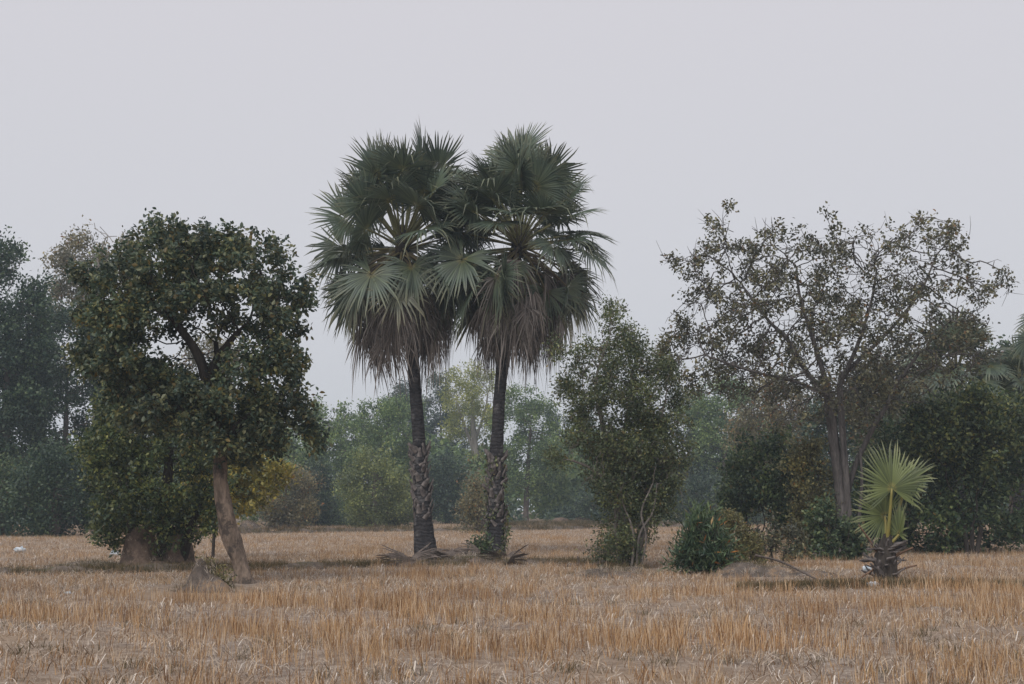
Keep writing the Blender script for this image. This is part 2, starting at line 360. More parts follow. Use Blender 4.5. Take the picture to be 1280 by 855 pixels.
for k in range(len(xx)):
    x, y = xx[k], yy[k]
    if near_bare[k] < 1: continue
    q = 1.5 * vnoise(x * 0.7, y, 0.42, 1.0) + 1.1 * vnoise(x, y, 1.7, 5.0)
    if y < 40 and q < -.7 and rng.uniform() < .75: continue     # trampled bare patches
    band = blend(14.5, 18.0, y) * (1 - blend(25.5, 28.0, y))     # the strip of uncut stalks across the field
    if 27.5 < y < 35.3: band = -0.3
    elif y >= 35.8: band = 0.12
    z = gh(x, y) - 0.02
    v = q + band * 0.34 - 0.30
    r = rng.uniform()
    if v > r * 0.9 - 0.25:
        tall.append((x, y, z, (0.55 + 0.36 * blend(-0.2, 0.8, v) + 0.13 * rng.normal()) * (0.8 if y > 35.8 else 1)))
    elif r < 0.42:
        if y < 26 and rng.uniform() < .35: continue
        short.append((x, y, z, 0.7 + 0.5 * rng.uniform()))
    elif y > 26 or rng.uniform() < .6:
        straw.append((x, y, z + 0.02, 0.7 + 0.6 * rng.uniform()))
tallp = [clump_mesh('tall_tuft', 12, 0.12, 0.46, 0.13, 0.34, 0.0075, M['stubble'], s) for s in range(5)]
shortp = [clump_mesh('short_tuft', 10, 0.06, 0.24, 0.16, 0.6, 0.008, M['stubble'], s + 20) for s in range(4)]
strawp = [clump_mesh('straw_tuft', 9, 0.04, 0.20, 0.22, 2.6, 0.010, M['straw'], s + 40, 0.85) for s in range(5)]
prop(scatter('tall_dry_grass', tallp, tall, M['stubble']), 'tall orange tan dry rice stalks standing in patches across the field', 'grass', kind='stuff')
prop(scatter('short_dry_grass', shortp, short, M['stubble']), 'short tan stubble covering the field between taller patches', 'grass', kind='stuff')
prop(scatter('straw_litter', strawp, straw, M['straw']), 'pale broken straw lying on bare grey soil', 'straw', kind='stuff')
bg = []
for P, S, h, wd in bunds:
    for _ in range(900 if P[0][1] < 60 else 500):
        q = rng.integers(0, len(P)); u = rng.uniform(-0.9, 0.9); p = P[q] + S[q] * u * wd + rng.normal(0, .12, 3)
        if vnoise(p[0], p[1], 0.5, 9) < -0.25: continue
        bg.append((p[0], p[1], max(0.03, h * 0.75 * (1 - u * u)), rng.uniform(0.6, 1.5) * (1 if p[1] < 60 else 2)))
for k in range(1500):
    y = rng.uniform(11, 34) ; x = rng.uniform(-1, 1) * (y * .4 + 2)
    if vnoise(x, y, .5, 21) > .05: bg.append((x, y, gh(x, y), rng.uniform(.35, 1.0)))
prop(scatter('bund_grass', [clump_mesh('bund_tuft', 22, 0.05, 0.20, 0.14, 0.8, 0.008, M['bund_grass'], s + 60) for s in range(3)], bg, M['bund_grass']),
     'dull dark grass growing along the low earth bunds and here and there in the stubble', 'grass', kind='stuff')

# ------------------------------------------------------------------ trees
def colonize(P0, par0, A, step, kill, rng, jit=0.25, grav=0.0, maxit=160):
    P = [np.array(p) for p in P0]; par = list(par0)
    A = np.array(A); alive = np.ones(len(A), bool)
    Pn = np.array(P); dm = np.linalg.norm(A[:, None] - Pn[None], axis=2); near = dm.argmin(1); dist = dm.min(1)
    for it in range(maxit):
        if not alive.any(): break
        ids = np.nonzero(alive)[0]; nn = near[ids]; u, inv = np.unique(nn, return_inverse=True)
        Pa = np.array(P); D = nrm(A[ids] - Pa[nn]); acc = np.zeros((len(u), 3)); np.add.at(acc, inv, D)
        d = nrm(nrm(acc) + rng.normal(0, jit, acc.shape) + np.array([0, 0, grav]))
        new = Pa[u] + d * step
        i0 = len(P)
        dn = np.linalg.norm(A[ids][:, None] - new[None], axis=2); bn = dn.argmin(1); bd = dn.min(1)
        better = bd < dist[ids]
        used = np.zeros(len(u), bool); used[np.unique(bn[better])] = True
        remap = np.cumsum(used) - 1 + i0
        for a in np.nonzero(used)[0]: P.append(new[a]); par.append(int(u[a]))
        near[ids[better]] = remap[bn[better]]; dist[ids[better]] = bd[better]
        stuck = ~used[inv] & ~better
        alive[ids[stuck & (rng.uniform(size=len(ids)) < 0.5)]] = False
        alive[dist < kill] = False
    return np.array(P), np.array(par)

LEAFQ = np.array([[0, 1, 2, 3]])
def leaf_mesh(pos, dirs, size, wid, rng, clump, six=True, updir=0.9, nj=0.7):
    n = len(pos); d = nrm(dirs)
    nn = nrm(UP[None] * updir + rng.normal(0, nj, (n, 3))); nn = nrm(nn - d * np.sum(nn * d, 1, keepdims=True))
    s = np.cross(d, nn); l = (size * rng.uniform(0.65, 1.3, n))[:, None]; wv = l * wid * 0.5
    if six:
        V = np.stack([pos, pos + d * l * .35 + s * wv + nn * wv * .35, pos + d * l * .72 + s * wv * .8 + nn * wv * .2 - UP * l * .03, pos + d * l - nn * l * .13,
                      pos + d * l * .72 - s * wv * .8 + nn * wv * .2 - UP * l * .03, pos + d * l * .35 - s * wv + nn * wv * .35], 1)
        k = np.arange(n)[:, None] * 6
        F = np.concatenate([k + np.array([[0, 1, 2, 3]]), k + np.array([[0, 3, 4, 5]])])
        m = 6
    else:
        V = np.stack([pos, pos + d * l * .5 + s * wv, pos + d * l, pos + d * l * .45 - s * wv], 1)
        F = np.arange(n)[:, None] * 4 + LEAFQ; m = 4
    return V.reshape(-1, 3), F, np.repeat(rng.uniform(0, 1, n), m), np.repeat(clump, m)

def wood(P, par, fixed, tip, rng, kbig=8, pw=2.4, rmax=None):
    """radii by the pipe rule and chains of nodes"""
    n = len(P); r = np.zeros(n); kids = [[] for _ in range(n)]
    for a in range(n):
        if par[a] >= 0: kids[par[a]].append(a)
    for a in range(n - 1, -1, -1):
        r[a] = tip if not kids[a] else max(tip, sum(r[c] ** pw for c in kids[a]) ** (1 / pw))
    for a in range(n):
        if a in fixed: r[a] = fixed[a]
        elif par[a] >= 0: r[a] = min(r[a], r[par[a]] * (0.8 if par[a] in fixed else 1.0))
        if rmax and a not in fixed: r[a] = min(r[a], rmax)
    chains = []; stack = [a for a in range(n) if par[a] < 0]
    heads = [(a, None) for a in stack]
    while heads:
        a, p = heads.pop(); ch = [a] if p is None else [p, a]
        while kids[ch[-1]]:
            ks = sorted(kids[ch[-1]], key=lambda c: (-(c in fixed), -r[c])); 
            for c in ks[1:]: heads.append((c, ch[-1]))
            ch.append(ks[0])
        chains.append((ch, p is not None))
    return r, kids, chains

def tree(name, label, cat, base, trunks, blobs, leaf, wm, D=None, natt=500, step=0.22, deep=None, tip=0.008, group=None, seed=1, twigs=0,
         jit=0.25, grav=0.02, rmax=None, extra=None, six=False):
    """trunks: lists of (x, y, radius m[, depth offset]) in photo pixels; blobs: (x, y, rx, ry) crown lobes in photo pixels"""
    rng = np.random.default_rng(seed)
    b = gp(*base); D = b[1]
    sc = FOC / D
    root = empty(name, (b[0], b[1], 0), label, cat, group)
    # trunk nodes
    P, par, fixed = [], [], {}
    tb = MB(); 
    for tr in trunks:
        pts = [np.append(px(q[0], q[1], D) + np.array([0, q[3] if len(q) > 3 else 0, 0]), q[2]) for q in tr]
        if abs(tr[0][1] - base[1]) < 14: pts[0][2] = min(pts[0][2], -0.05)
        sp = smooth_path(pts, max(4, int(3 * len(pts))))
        for a in range(len(sp)):
            fixed[len(P)] = sp[a, 3]; par.append(len(P) - 1 if a else -1); P.append(sp[a, :3])
        seg = smooth_path(pts, max(8, 6 * len(pts)))
        rr = np.array([s[3] * (1 + 0.12 * mnoise.noise(Vector(s[:3]) * 2.2)) for s in seg])
        near = sc > 30
        if near:
            seg = smooth_path(pts, 12 * len(pts)); rr = seg[:, 3]
        V, F = sweep(seg[:, :3], rr, 18 if near else 10, True, 0.03 if near else 0.09, rng)
        if near and rr[0] > .06:
            ax_ = np.repeat(seg[:, :3], 18, 0); W_ = V[:-1] - ax_
            nz_ = np.array([mnoise.noise(Vector((q[0] * 5, q[1] * 5, q[2] * 1.6))) + .6 * mnoise.noise(Vector((q[0] * 14, q[1] * 14, q[2] * 4))) for q in V[:-1]])
            ft_ = np.exp(-np.maximum(V[:-1, 2], 0) / .22) * np.array([.5 * max(0, mnoise.noise(Vector((q[0] * 6, q[1] * 6, 9)))) + .12 for q in nrm(W_)])
            V[:-1] += W_ * (nz_ * .20 + ft_)[:, None]
        if abs(tr[0][1] - base[1]) < 14: obj('trunk', V, F, wm, root, None, True)
        else: tb.add(V, F)
    # attractors
    bx = np.array([tuple(q) + (1.0,) * (5 - len(q)) for q in blobs], float); x0, x1 = (bx[:, 0] - bx[:, 2]).min(), (bx[:, 0] + bx[:, 2]).max(); y0, y1 = (bx[:, 1] - bx[:, 3]).min(), (bx[:, 1] + bx[:, 3]).max()
    if deep is None: deep = 0.42 * (x1 - x0) / sc
    wts = bx[:, 2] * bx[:, 3]; 
    if bx.shape[1] > 4: wts = wts * bx[:, 4]
    wts = wts / wts.sum(); ks = rng.choice(len(bx), natt, p=wts)
    rad = rng.uniform(0, 1, natt) ** 0.42; an = rng.uniform(0, 6.283, natt)
    ax = bx[ks, 0] + bx[ks, 2] * rad * np.cos(an); ay = bx[ks, 1] + bx[ks, 3] * rad * np.sin(an)
    env = np.sqrt(np.clip(1 - ((ax - (x0 + x1) / 2) / ((x1 - x0) / 2)) ** 2 - 0.6 * ((ay - (y0 + y1) / 2) / ((y1 - y0) / 2)) ** 2, 0.06, 1))
    A = np.array([px(a, c, D) for a, c in zip(ax, ay)]); A[:, 1] += rng.uniform(-1, 1, natt) * deep * env
    A[:, 2] = np.maximum(A[:, 2], 0.12)
    n0 = len(P)
    P, par = colonize(P, par, A, step, step * 1.05, rng, jit, grav)
    r, kids, chains = wood(P, par, fixed, tip, rng, rmax=rmax)
    lb = tb
    for ch, sub in chains:
        ch2 = [a for a in ch]
        if all(a in fixed for a in ch2): continue
        if not sub:
            f = [a for a in ch2 if a in fixed]; ch2 = [f[-1]] + [a for a in ch2 if a not in fixed]
        R = r[ch2].copy(); 
        if sub or ch2[0] in fixed: R[0] = min(R[0], R[1] * 1.25)
        V, F = sweep(P[ch2], R, 6 if R[0] > 0.03 else 4 if R[0] > 0.012 else 3); lb.add(V, F)
    # leaf-bearing nodes: the outer twigs
    hgt = np.zeros(len(P), int)
    for a in range(len(P) - 1, -1, -1):
        if par[a] >= 0: hgt[par[a]] = max(hgt[par[a]], hgt[a] + 1)
    sel = np.nonzero((hgt <= leaf.get('reach', 2)) & (np.arange(len(P)) >= n0))[0]
    if twigs:
        for a in rng.choice(sel, min(twigs, len(sel)), replace=True):
            d = nrm(nrm(P[a] - P[par[a]]) + rng.normal(0, .55, 3)); l = step * rng.uniform(1.0, 3.2)
            m = P[a] + d * l * .5 + rng.normal(0, .06 * l, 3); e = P[a] + d * l + UP * rng.uniform(-.2, .15) * l
            V, F = sweep([P[a], m, e], [tip, tip * .8, tip * .45], 3); lb.add(V, F)
    if lb.n: lb.build('limb', extra or wm, root, True)
    N = leaf['n']
    if leaf.get('thin'): 
        q = np.array([mnoise.noise(Vector(p) * leaf.get('thinscale', 0.8)) for p in P[sel]]); sel = sel[q > leaf['thin']]
    cl = leaf.get('cl', 6); nc = max(1, N // cl)
    cs = rng.choice(sel, nc); cpos = P[cs] + rng.normal(0, leaf['spread'], (nc, 3))
    cdir = nrm(P[cs] - P[par[cs]])
    cval = np.array([0.5 + 0.75 * mnoise.noise(Vector(p) * leaf.get('cscale', 1.1)) for p in cpos]) + rng.normal(0, .2, nc)
    pos = np.repeat(cpos, cl, 0); dirs = np.repeat(cdir, cl, 0) * 0.5 + rng.normal(0, 0.75, (nc * cl, 3)) + UP * leaf.get('lift', -0.05)
    pos = pos + nrm(dirs) * leaf['size'] * 0.25 + rng.normal(0, leaf.get('local', leaf['size'] * .5), pos.shape)
    pos[:, 2] = np.maximum(pos[:, 2], 0.06)
    V, F, rn, cp = leaf_mesh(pos, dirs, leaf['size'], leaf.get('wid', .55), rng, np.clip(np.repeat(cval, cl), 0, 1), six)
    obj('crown', V, [F], leaf['mat'], root, {'rnd': rn, 'clump': cp})
    return root

def bush(name, label, cat, base, blobs, mat, n, size, seed, natt=90, step=0.3, spread=0.22, stem=0.03, wm='bark_dark', **kw):
    bx, by = base; m = np.array([b[:2] for b in blobs]).mean(0)
    D = gp(bx, by)[1]; s = FOC / D
    tr = [[(bx + dx * s, by, stem), (bx + dx * 2.2 * s, by - 0.12 * (by - m[1]) * 2, stem * .8)] for dx in (-0.12, 0.0, 0.14)]
    lf = dict(n=n, size=size, spread=spread, mat=M[mat], cl=8, local=size * .7, thin=-.22, thinscale=1.3); lf.update(kw.pop('lf', {}))
    return tree(name, label, cat, base, tr, blobs, lf, M[wm], natt=natt, step=step, seed=seed, **{'twigs': 140 if n > 3000 else 20, **kw})

# ---- leaning tree in front of the mound
tree('leaning_tree', 'broad leafy dark green tree with rounded crown on a bare leaning tan trunk', 'tree', (305, 732),
     [[(307, 733, .235), (304, 720, .17), (298, 698, .16), (287, 665, .19), (279, 630, .17), (276, 600, .15), (275, 570, .14), (270, 535, .13), (262, 500, .12)],
      [(262, 500, .115), (250, 450, .10), (236, 425, .085), (218, 402, .07)], [(260, 490, .10), (268, 455, .08), (285, 430, .07), (300, 412, .055)],
      [(275, 560, .10, 0), (300, 535, .08, -.3), (330, 510, .06, -.4)], [(272, 545, .10), (240, 520, .08, -.4), (200, 495, .06, -.5)], [(266, 510, .08, .2), (262, 470, .06, .9), (255, 420, .05, 1.2)]],
     [(212, 306, 26, 18), (205, 332, 52, 28), (268, 330, 46, 28), (335, 350, 28, 34), (142, 362, 36, 36), (130, 420, 32, 34), (220, 370, 62, 28), (308, 385, 52, 34), (348, 395, 26, 26), (345, 450, 28, 28), (350, 525, 36, 34),
      (300, 535, 48, 34), (250, 515, 50, 32), (190, 500, 52, 36), (158, 465, 36, 28), (345, 485, 30, 24), (310, 470, 30, 20), (200, 400, 50, 18), (300, 568, 40, 12),
      (205, 287, 9, 8, 2), (228, 289, 7, 7, 2), (300, 303, 17, 9, 1.6), (345, 312, 10, 10, 2), (382, 372, 9, 15, 2), (106, 388, 11, 13, 2), (102, 432, 9, 9, 2), (114, 340, 16, 14, 1.6), (390, 535, 11, 14, 2), (376, 500, 9, 10, 2), (160, 322, 14, 9, 1.6), (110, 455, 12, 9, 1.6), (255, 300, 14, 9, 1.6)],
     dict(n=46000, size=0.105, wid=.58, spread=0.11, local=.065, mat=M['leaf_lean'], cl=16, cscale=1.5, thin=-.24, thinscale=1.5), M['bark_tan'], natt=1250, step=0.13, deep=1.9, tip=.006, seed=5, extra=M['bark_dark'], six=True)
# ---- vine-covered tree on the termite mound
tree('mound_tree', 'bushy vine covered tree growing out of the clay termite mound', 'tree', (200, 712),
     [[(178, 714, .2), (172, 680, .16), (160, 640, .12), (150, 600, .09)], [(205, 714, .22, .2), (205, 670, .18), (208, 620, .14), (212, 560, .10)], [(225, 712, .16), (235, 670, .12), (250, 630, .08)]],
     [(150, 555, 48, 50), (200, 530, 70, 60), (140, 610, 34, 42), (205, 610, 60, 50), (250, 610, 36, 46), (150, 648, 34, 30), (205, 640, 40, 26), (238, 650, 30, 34), (138, 664, 22, 16), (212, 672, 12, 16, .8), (160, 500, 45, 30)],
     dict(n=26000, size=0.11, wid=.6, spread=0.12, local=.08, mat=M['leaf_rear'], cl=10, thin=-.2, thinscale=1.2), M['bark_dark'], natt=1000, step=0.15, deep=1.8, tip=.006, seed=8)
tree('yellow_green_tree', 'small tree with yellow green leaves behind the bare leaning trunk', 'tree', (266, 700),
     [[(266, 700, .05), (268, 660, .045), (272, 630, .04), (296, 608, .02)]],
     [(318, 600, 34, 26), (262, 605, 30, 36), (290, 585, 36, 24), (345, 590, 22, 16), (275, 640, 26, 14), (310, 628, 22, 10)],
     dict(n=6500, size=0.15, wid=.5, spread=0.12, mat=M['leaf_yellow'], cl=6), M['bark_dark'], natt=300, step=0.17, deep=.9, tip=.006, seed=9)
# ---- tangled tree right of the palms
tree('tangled_tree', 'ragged olive tree tangled in pale dry stems, standing beside the two tall palms', 'tree', (788, 712),
     [[(782, 712, .16), (776, 680, .10), (772, 640, .085), (766, 590, .075), (755, 540, .06), (745, 480, .04), (758, 430, .03)],
      [(797, 714, .15), (799, 680, .10), (806, 640, .085), (812, 590, .07), (824, 530, .05), (832, 500, .035)],
      [(790, 712, .12, -.2), (802, 670, .05, -.3), (814, 645, .04, -.3), (824, 605, .03, -.2), (830, 570, .025)],
      [(780, 700, .08, -.25), (768, 655, .045, -.35), (782, 615, .035, -.35), (800, 570, .03, -.2)],
      [(797, 705, .08, -.3), (785, 660, .04, -.4), (765, 625, .03, -.4), (752, 595, .025, -.3)],
      [(792, 706, .035, -.75), (796, 668, .03, -.8), (812, 640, .025, -.8), (818, 605, .018, -.7)], [(786, 700, .035, -.8), (788, 665, .028, -.85), (776, 630, .022, -.8), (772, 600, .016, -.7)], [(796, 700, .03, -.7), (804, 672, .025, -.8), (798, 640, .022, -.85), (812, 605, .016, -.8)],
      [(770, 615, .05), (745, 590, .04), (722, 578, .03), (704, 574, .02)], [(766, 590, .06, .2), (785, 520, .05, .3), (792, 460, .03, .3)]],
     [(770, 418, 22, 26), (758, 455, 36, 32), (738, 490, 26, 26), (790, 478, 38, 32), (832, 505, 28, 36), (815, 470, 30, 25), (716, 505, 26, 16, .5), (765, 530, 55, 40), (822, 555, 42, 45), (800, 605, 40, 42), (760, 590, 35, 35, .6),
      (832, 600, 22, 40), (778, 640, 26, 36, 1.5), (810, 635, 22, 36, 1.3), (785, 590, 40, 40, .8), (795, 560, 50, 50, 1.0), (762, 700, 26, 14, 1.2), (775, 682, 28, 24, 1.2), (766, 396, 7, 14, 2), (800, 432, 9, 16, 1.6), (838, 468, 9, 18, 1.6), (703, 478, 10, 10, 1.4), (742, 430, 8, 12, 1.4), (788, 672, 20, 22, 1.6), (784, 694, 20, 16, 1.8), (764, 392, 5, 10, 2), (786, 418, 5, 14, 2), (722, 452, 6, 14, 1.6), (700, 574, 15, 9, 2.2), (693, 436, 13, 12, 1.2), (720, 455, 22, 25, .4)],
     dict(n=52000, size=0.088, wid=.5, spread=0.11, local=.08, mat=M['leaf_tangle'], cl=9, cscale=1.6, reach=3, thin=-.2, thinscale=1.7), M['twig'], natt=1500, step=0.14, deep=1.2, tip=.006, seed=12, twigs=900, jit=.4, extra=M['twig'])
# ---- big sparse tree
tree('sparse_tree', 'wide spreading tree with sparse brownish leaves and bare twig ends against the sky', 'tree', (1045, 697),
     [[(1040, 698, .36), (1050, 672, .25), (1053, 640, .19), (1048, 590, .17), (1041, 540, .17), (1034, 490, .15), (1028, 470, .12)],
      [(1060, 695, .22, -.1), (1060, 650, .12, -.1), (1056, 600, .11, -.15), (1052, 545, .11, -.15), (1050, 490, .10, 0), (1052, 465, .08)],
      [(1052, 660, .12, -.2), (1030, 685, .10, -.4), (1008, 697, .05, -.5)], [(1062, 665, .10, -.2), (1085, 690, .05, -.4)],
      [(1056, 640, .09, .2), (1070, 585, .085, .2), (1092, 535, .08, .1), (1110, 505, .075), (1122, 478, .06), (1150, 440, .045)],
      [(1072, 670, .06, .1), (1078, 610, .05, .1), (1076, 560, .04, .1)],
      [(1036, 500, .10), (1005, 460, .085), (985, 425, .07), (960, 400, .05), (930, 360, .035)], [(1036, 480, .09, .3), (1020, 420, .07, .5), (1005, 370, .05, .6), (1000, 330, .03, .6)],
      [(1050, 480, .08), (1070, 430, .06, -.3), (1085, 380, .045, -.4), (1092, 340, .03, -.4)], [(1034, 495, .07, -.2), (985, 480, .05, -1.0), (930, 470, .04, -1.6), (880, 455, .03, -1.9)],
      [(1052, 470, .07), (1110, 415, .055), (1150, 365, .04), (1170, 320, .025)]],
     [(920, 335, 60, 45), (895, 290, 16, 26, .6), (905, 268, 8, 10, .5), (850, 330, 30, 12, .4), (1000, 318, 62, 34), (1075, 335, 55, 36), (1155, 318, 50, 38), (1140, 276, 18, 10, .6), (1195, 296, 26, 16, .5), (1215, 350, 42, 26, .8),
      (1250, 360, 14, 16, .7), (1170, 385, 60, 40), (1080, 400, 75, 45, 1.2), (980, 395, 75, 45, 1.2), (885, 395, 48, 44), (868, 445, 44, 32), (940, 455, 60, 36, 1.2), (1030, 460, 60, 34), (1110, 460, 60, 36, 1.2), (1185, 435, 50, 40),
      (990, 500, 60, 30, 1.2), (1090, 500, 50, 26, 1.2), (840, 450, 22, 24, .6), (1010, 360, 120, 60, .4), (905, 475, 50, 24, .8), (1150, 470, 60, 30, 1.0)],
     dict(n=25000, size=0.112, wid=.6, spread=0.09, local=.10, mat=M['leaf_sparse'], cl=9, cscale=.7, thin=-.10, thinscale=1.0, reach=1), M['bark_furrow'], natt=1900, step=0.22, deep=3.6, tip=.010, seed=21, twigs=1500, jit=.22, six=True, grav=-.02)

# ---- shrubs around it
bush('dark_shrub', 'tall dark green shrub beside the furrowed trunk of the sparse tree', 'shrub', (955, 692), [(955, 590, 40, 50), (925, 610, 24, 40), (985, 610, 30, 60), (950, 650, 45, 40), (1000, 660, 30, 30)], 'leaf_dark', 15000, .15, 31, 350, .25, .16, deep=1.3)
bush('olive_shrub', 'drooping olive shrub with yellowish leaves against the sparse tree trunk', 'shrub', (1018, 696), [(1010, 600, 28, 50), (1025, 650, 26, 40), (1000, 640, 18, 30), (1035, 685, 45, 16)], 'leaf_olive', 7500, .12, 32, 220, .2, .14, deep=.8)
bush('root_shrub', 'low dark weeds smothering the roots of the sparse tree', 'shrub', (1035, 702), [(1020, 690, 30, 12), (1055, 688, 26, 12), (1040, 672, 20, 14), (1030, 648, 12, 20), (1068, 660, 10, 16)], 'leaf_dark', 5000, .13, 39, 140, .18, .1, deep=.8)
bush('large_dark_bush', 'massive dark bush with a lighter green top behind the young palm', 'bush', (1200, 692),
     [(1165, 550, 45, 40), (1215, 530, 50, 40), (1260, 560, 40, 50), (1150, 610, 40, 50), (1200, 610, 60, 60), (1260, 630, 40, 50), (1180, 660, 60, 32), (1120, 660, 36, 30), (1095, 620, 26, 60), (1100, 560, 25, 40)],
     'leaf_dark', 30000, .17, 33, 700, .3, .2, deep=3.0)
bush('light_green_bush', 'light green bush crown showing over the massive dark bush', 'bush', (1215, 695), [(1175, 525, 36, 26), (1230, 515, 42, 26), (1200, 560, 60, 40), (1265, 545, 26, 30)], 'leaf_rear', 12000, .15, 34, 250, .35, .2, deep=1.5, stem=.08)  # bush in lighter green leaves overlapping the top of the dark bush
bush('fern_bush', 'glossy dark green bush of long narrow leaves on the field edge', 'bush', (882, 720), [(880, 682, 27, 24), (868, 702, 18, 16), (898, 705, 24, 16), (884, 656, 15, 10)], 'leaf_glossy', 5200, .20, 35, 150, .14, .08, deep=.55, lf=dict(wid=.2, lift=.35, cl=6))
bush('dusty_shrub', 'dusty olive shrub leaning on the glossy bush of narrow leaves', 'shrub', (922, 712), [(915, 670, 22, 24), (935, 685, 18, 22), (905, 655, 10, 12), (925, 700, 24, 12)], 'leaf_olive', 4500, .08, 36, 200, .13, .07, deep=.5, twigs=150)
bush('thin_shrub', 'thin shrub with a few orange leaves between the dusty and dark shrubs', 'shrub', (965, 708), [(960, 670, 18, 26), (985, 680, 20, 20), (950, 690, 12, 14)], 'leaf_sparse', 1300, .10, 37, 120, .16, .08, deep=.4, twigs=120)
bush('small_leafy_plant', 'small dark leafy plant at the foot of the palm trunk with vines', 'plant', (600, 700), [(600, 690, 8, 12), (594, 683, 7, 8), (606, 680, 5, 10)], 'leaf_dark', 520, .12, 38, 40, .12, .06, deep=.2, stem=.015)

# ------------------------------------------------------------------ fan palms
def blade(hub, dirv, normal, R, rng, nseg=46, span=150, fold=0.25, droop=0.25, tipdroop=0.18, fuse=0.52, age=0.0, narrow=1.0, ragged=0.06, bent=0.06, lost=0.0):
    Y = nrm(dirv); Z = nrm(normal - Y * np.dot(normal, Y)); X = np.cross(Y, Z)
    th = np.radians(np.linspace(-span, span, nseg + 1)); V = []; F3 = []; F4 = []; rn = []; rd = []
    def pt(a, r, dz=0.0):
        x = math.sin(a) * r * narrow; y = math.cos(a) * r
        z = dz + fold * abs(x) - droop * (r / R) ** 2 * R * 0.5
        q = hub + X * x + Y * y + Z * z
        return q - UP * (tipdroop * max(0, r / R - 0.4) ** 2 * R)
    def put(q, r): V.append(q); rd.append(r / R); return len(V) - 1
    for s in range(nseg):
        if rng.uniform() < lost: continue
        a0, a1 = th[s], th[s + 1]; am = (a0 + a1) / 2; k = rng.uniform(); n0 = len(V)
        Rl = R * (1 - 0.22 * (abs(am) / math.pi) ** 1.5) * (1 + rng.uniform(-ragged, ragged)); pl = 0.10 * (a1 - a0)
        h = put(pt(am, R * .03), 0); m1 = []
        for fr in (.28, fuse):
            r = Rl * fr; m1.append((put(pt(a0, r), r), put(pt(am, r, r * (a1 - a0) * .28), r), put(pt(a1, r), r)))
        r = Rl * .8; da = (a1 - a0) * .22; ja = rng.normal(0, (a1 - a0) * .35)
        if rng.uniform() < bent:
            d = -UP * Rl * .12; d2 = -UP * Rl * .42
        else: d = rng.normal(0, .015, 3) * R; d2 = d * 2.5
        l2 = put(pt(am + ja * .5 - da, r) + d, r); c2 = put(pt(am + ja * .5, r, r * da * .5) + d, r); r2 = put(pt(am + ja * .5 + da, r) + d, r)
        tp = put(pt(am + ja, Rl) + d2, Rl)
        (L1, C1, R1), (L2, C2, R2) = m1
        F3 += [(h, L1, C1), (h, C1, R1), (l2, tp, c2), (c2, tp, r2)]
        F4 += [(L1, L2, C2, C1), (C1, C2, R2, R1), (L2, l2, c2, C2), (C2, c2, r2, R2)]
        rn += [k] * (len(V) - n0)
    n = len(V)
    return np.array(V), [np.array(F3), np.array(F4)], np.array(rn), np.array(rd), np.full(n, age)

def petiole_path(B, d, Lp, sag, n=7):
    t = np.linspace(0, 1, n)[:, None]
    return B + d * Lp * t - UP * sag * Lp * t * t
def put_leaf(root, B, az, el, Lp, R, rng, age, mat, pmat, sag=0.15, hinge=20, twist=None, pr=0.035, name='leaf', **kw):
    """one palm leaf: the blade, with its petiole as a sub-part"""
    d = np.array([math.cos(az) * math.cos(el), math.sin(az) * math.cos(el), math.sin(el)])
    path = petiole_path(B, d, Lp, sag); t1 = nrm(path[-1] - path[-2])
    side = np.array([-math.sin(az), math.cos(az), 0]); nrmv = np.cross(t1, side) * -1.0
    if np.dot(nrmv, UP) < 0 and el < 1.2: nrmv = -nrmv
    hg = math.radians(hinge); bd = t1 * math.cos(hg) - nrmv * math.sin(hg)
    tw = rng.normal(0, .35) if twist is None else twist
    n2 = nrmv * math.cos(tw) + side * math.sin(tw)
    V, F, rn, rd, ag = blade(path[-1], bd, n2, R, rng, age=age, **kw)
    o = obj(name, V, F, mat, root, {'rnd': rn, 'rad': rd, 'age': ag})
    Vp, Fp = sweep(path, np.linspace(pr * 1.5, pr * .7, len(path)), 5)
    p = obj('petiole', Vp, Fp, pmat, None, {'age': np.full(len(Vp), age)}, True, loc=np.array(root.location)); p.parent = o; p.location = (0, 0, 0)
    return o

def boot_mesh():
    rng = np.random.default_rng(3); b = MB()
    P = np.array([[0, 0, 0], [0.03, 0, .10], [0.085, 0, .20], [0.10, 0, .27]]); ws = [.10, .085, .06, .045]; th = [.05, .04, .03, .02]
    V = []
    for p, wv, h in zip(P, ws, th):
        for sx, sy in ((-1, -1), (1, -1), (1, 1), (-1, 1)): V.append(p + np.array([sx * h * .5, sy * wv * .5 * rng.uniform(.8, 1.2), rng.uniform(-.015, .015)]))
    F = [[a * 4 + k, a * 4 + (k + 1) % 4, a * 4 + 4 + (k + 1) % 4, a * 4 + 4 + k] for a in range(3) for k in range(4)] + [[12, 13, 14, 15]]
    return make_mesh('leaf_base', V, [np.array(F)], M['boot'])
BOOT = boot_mesh()

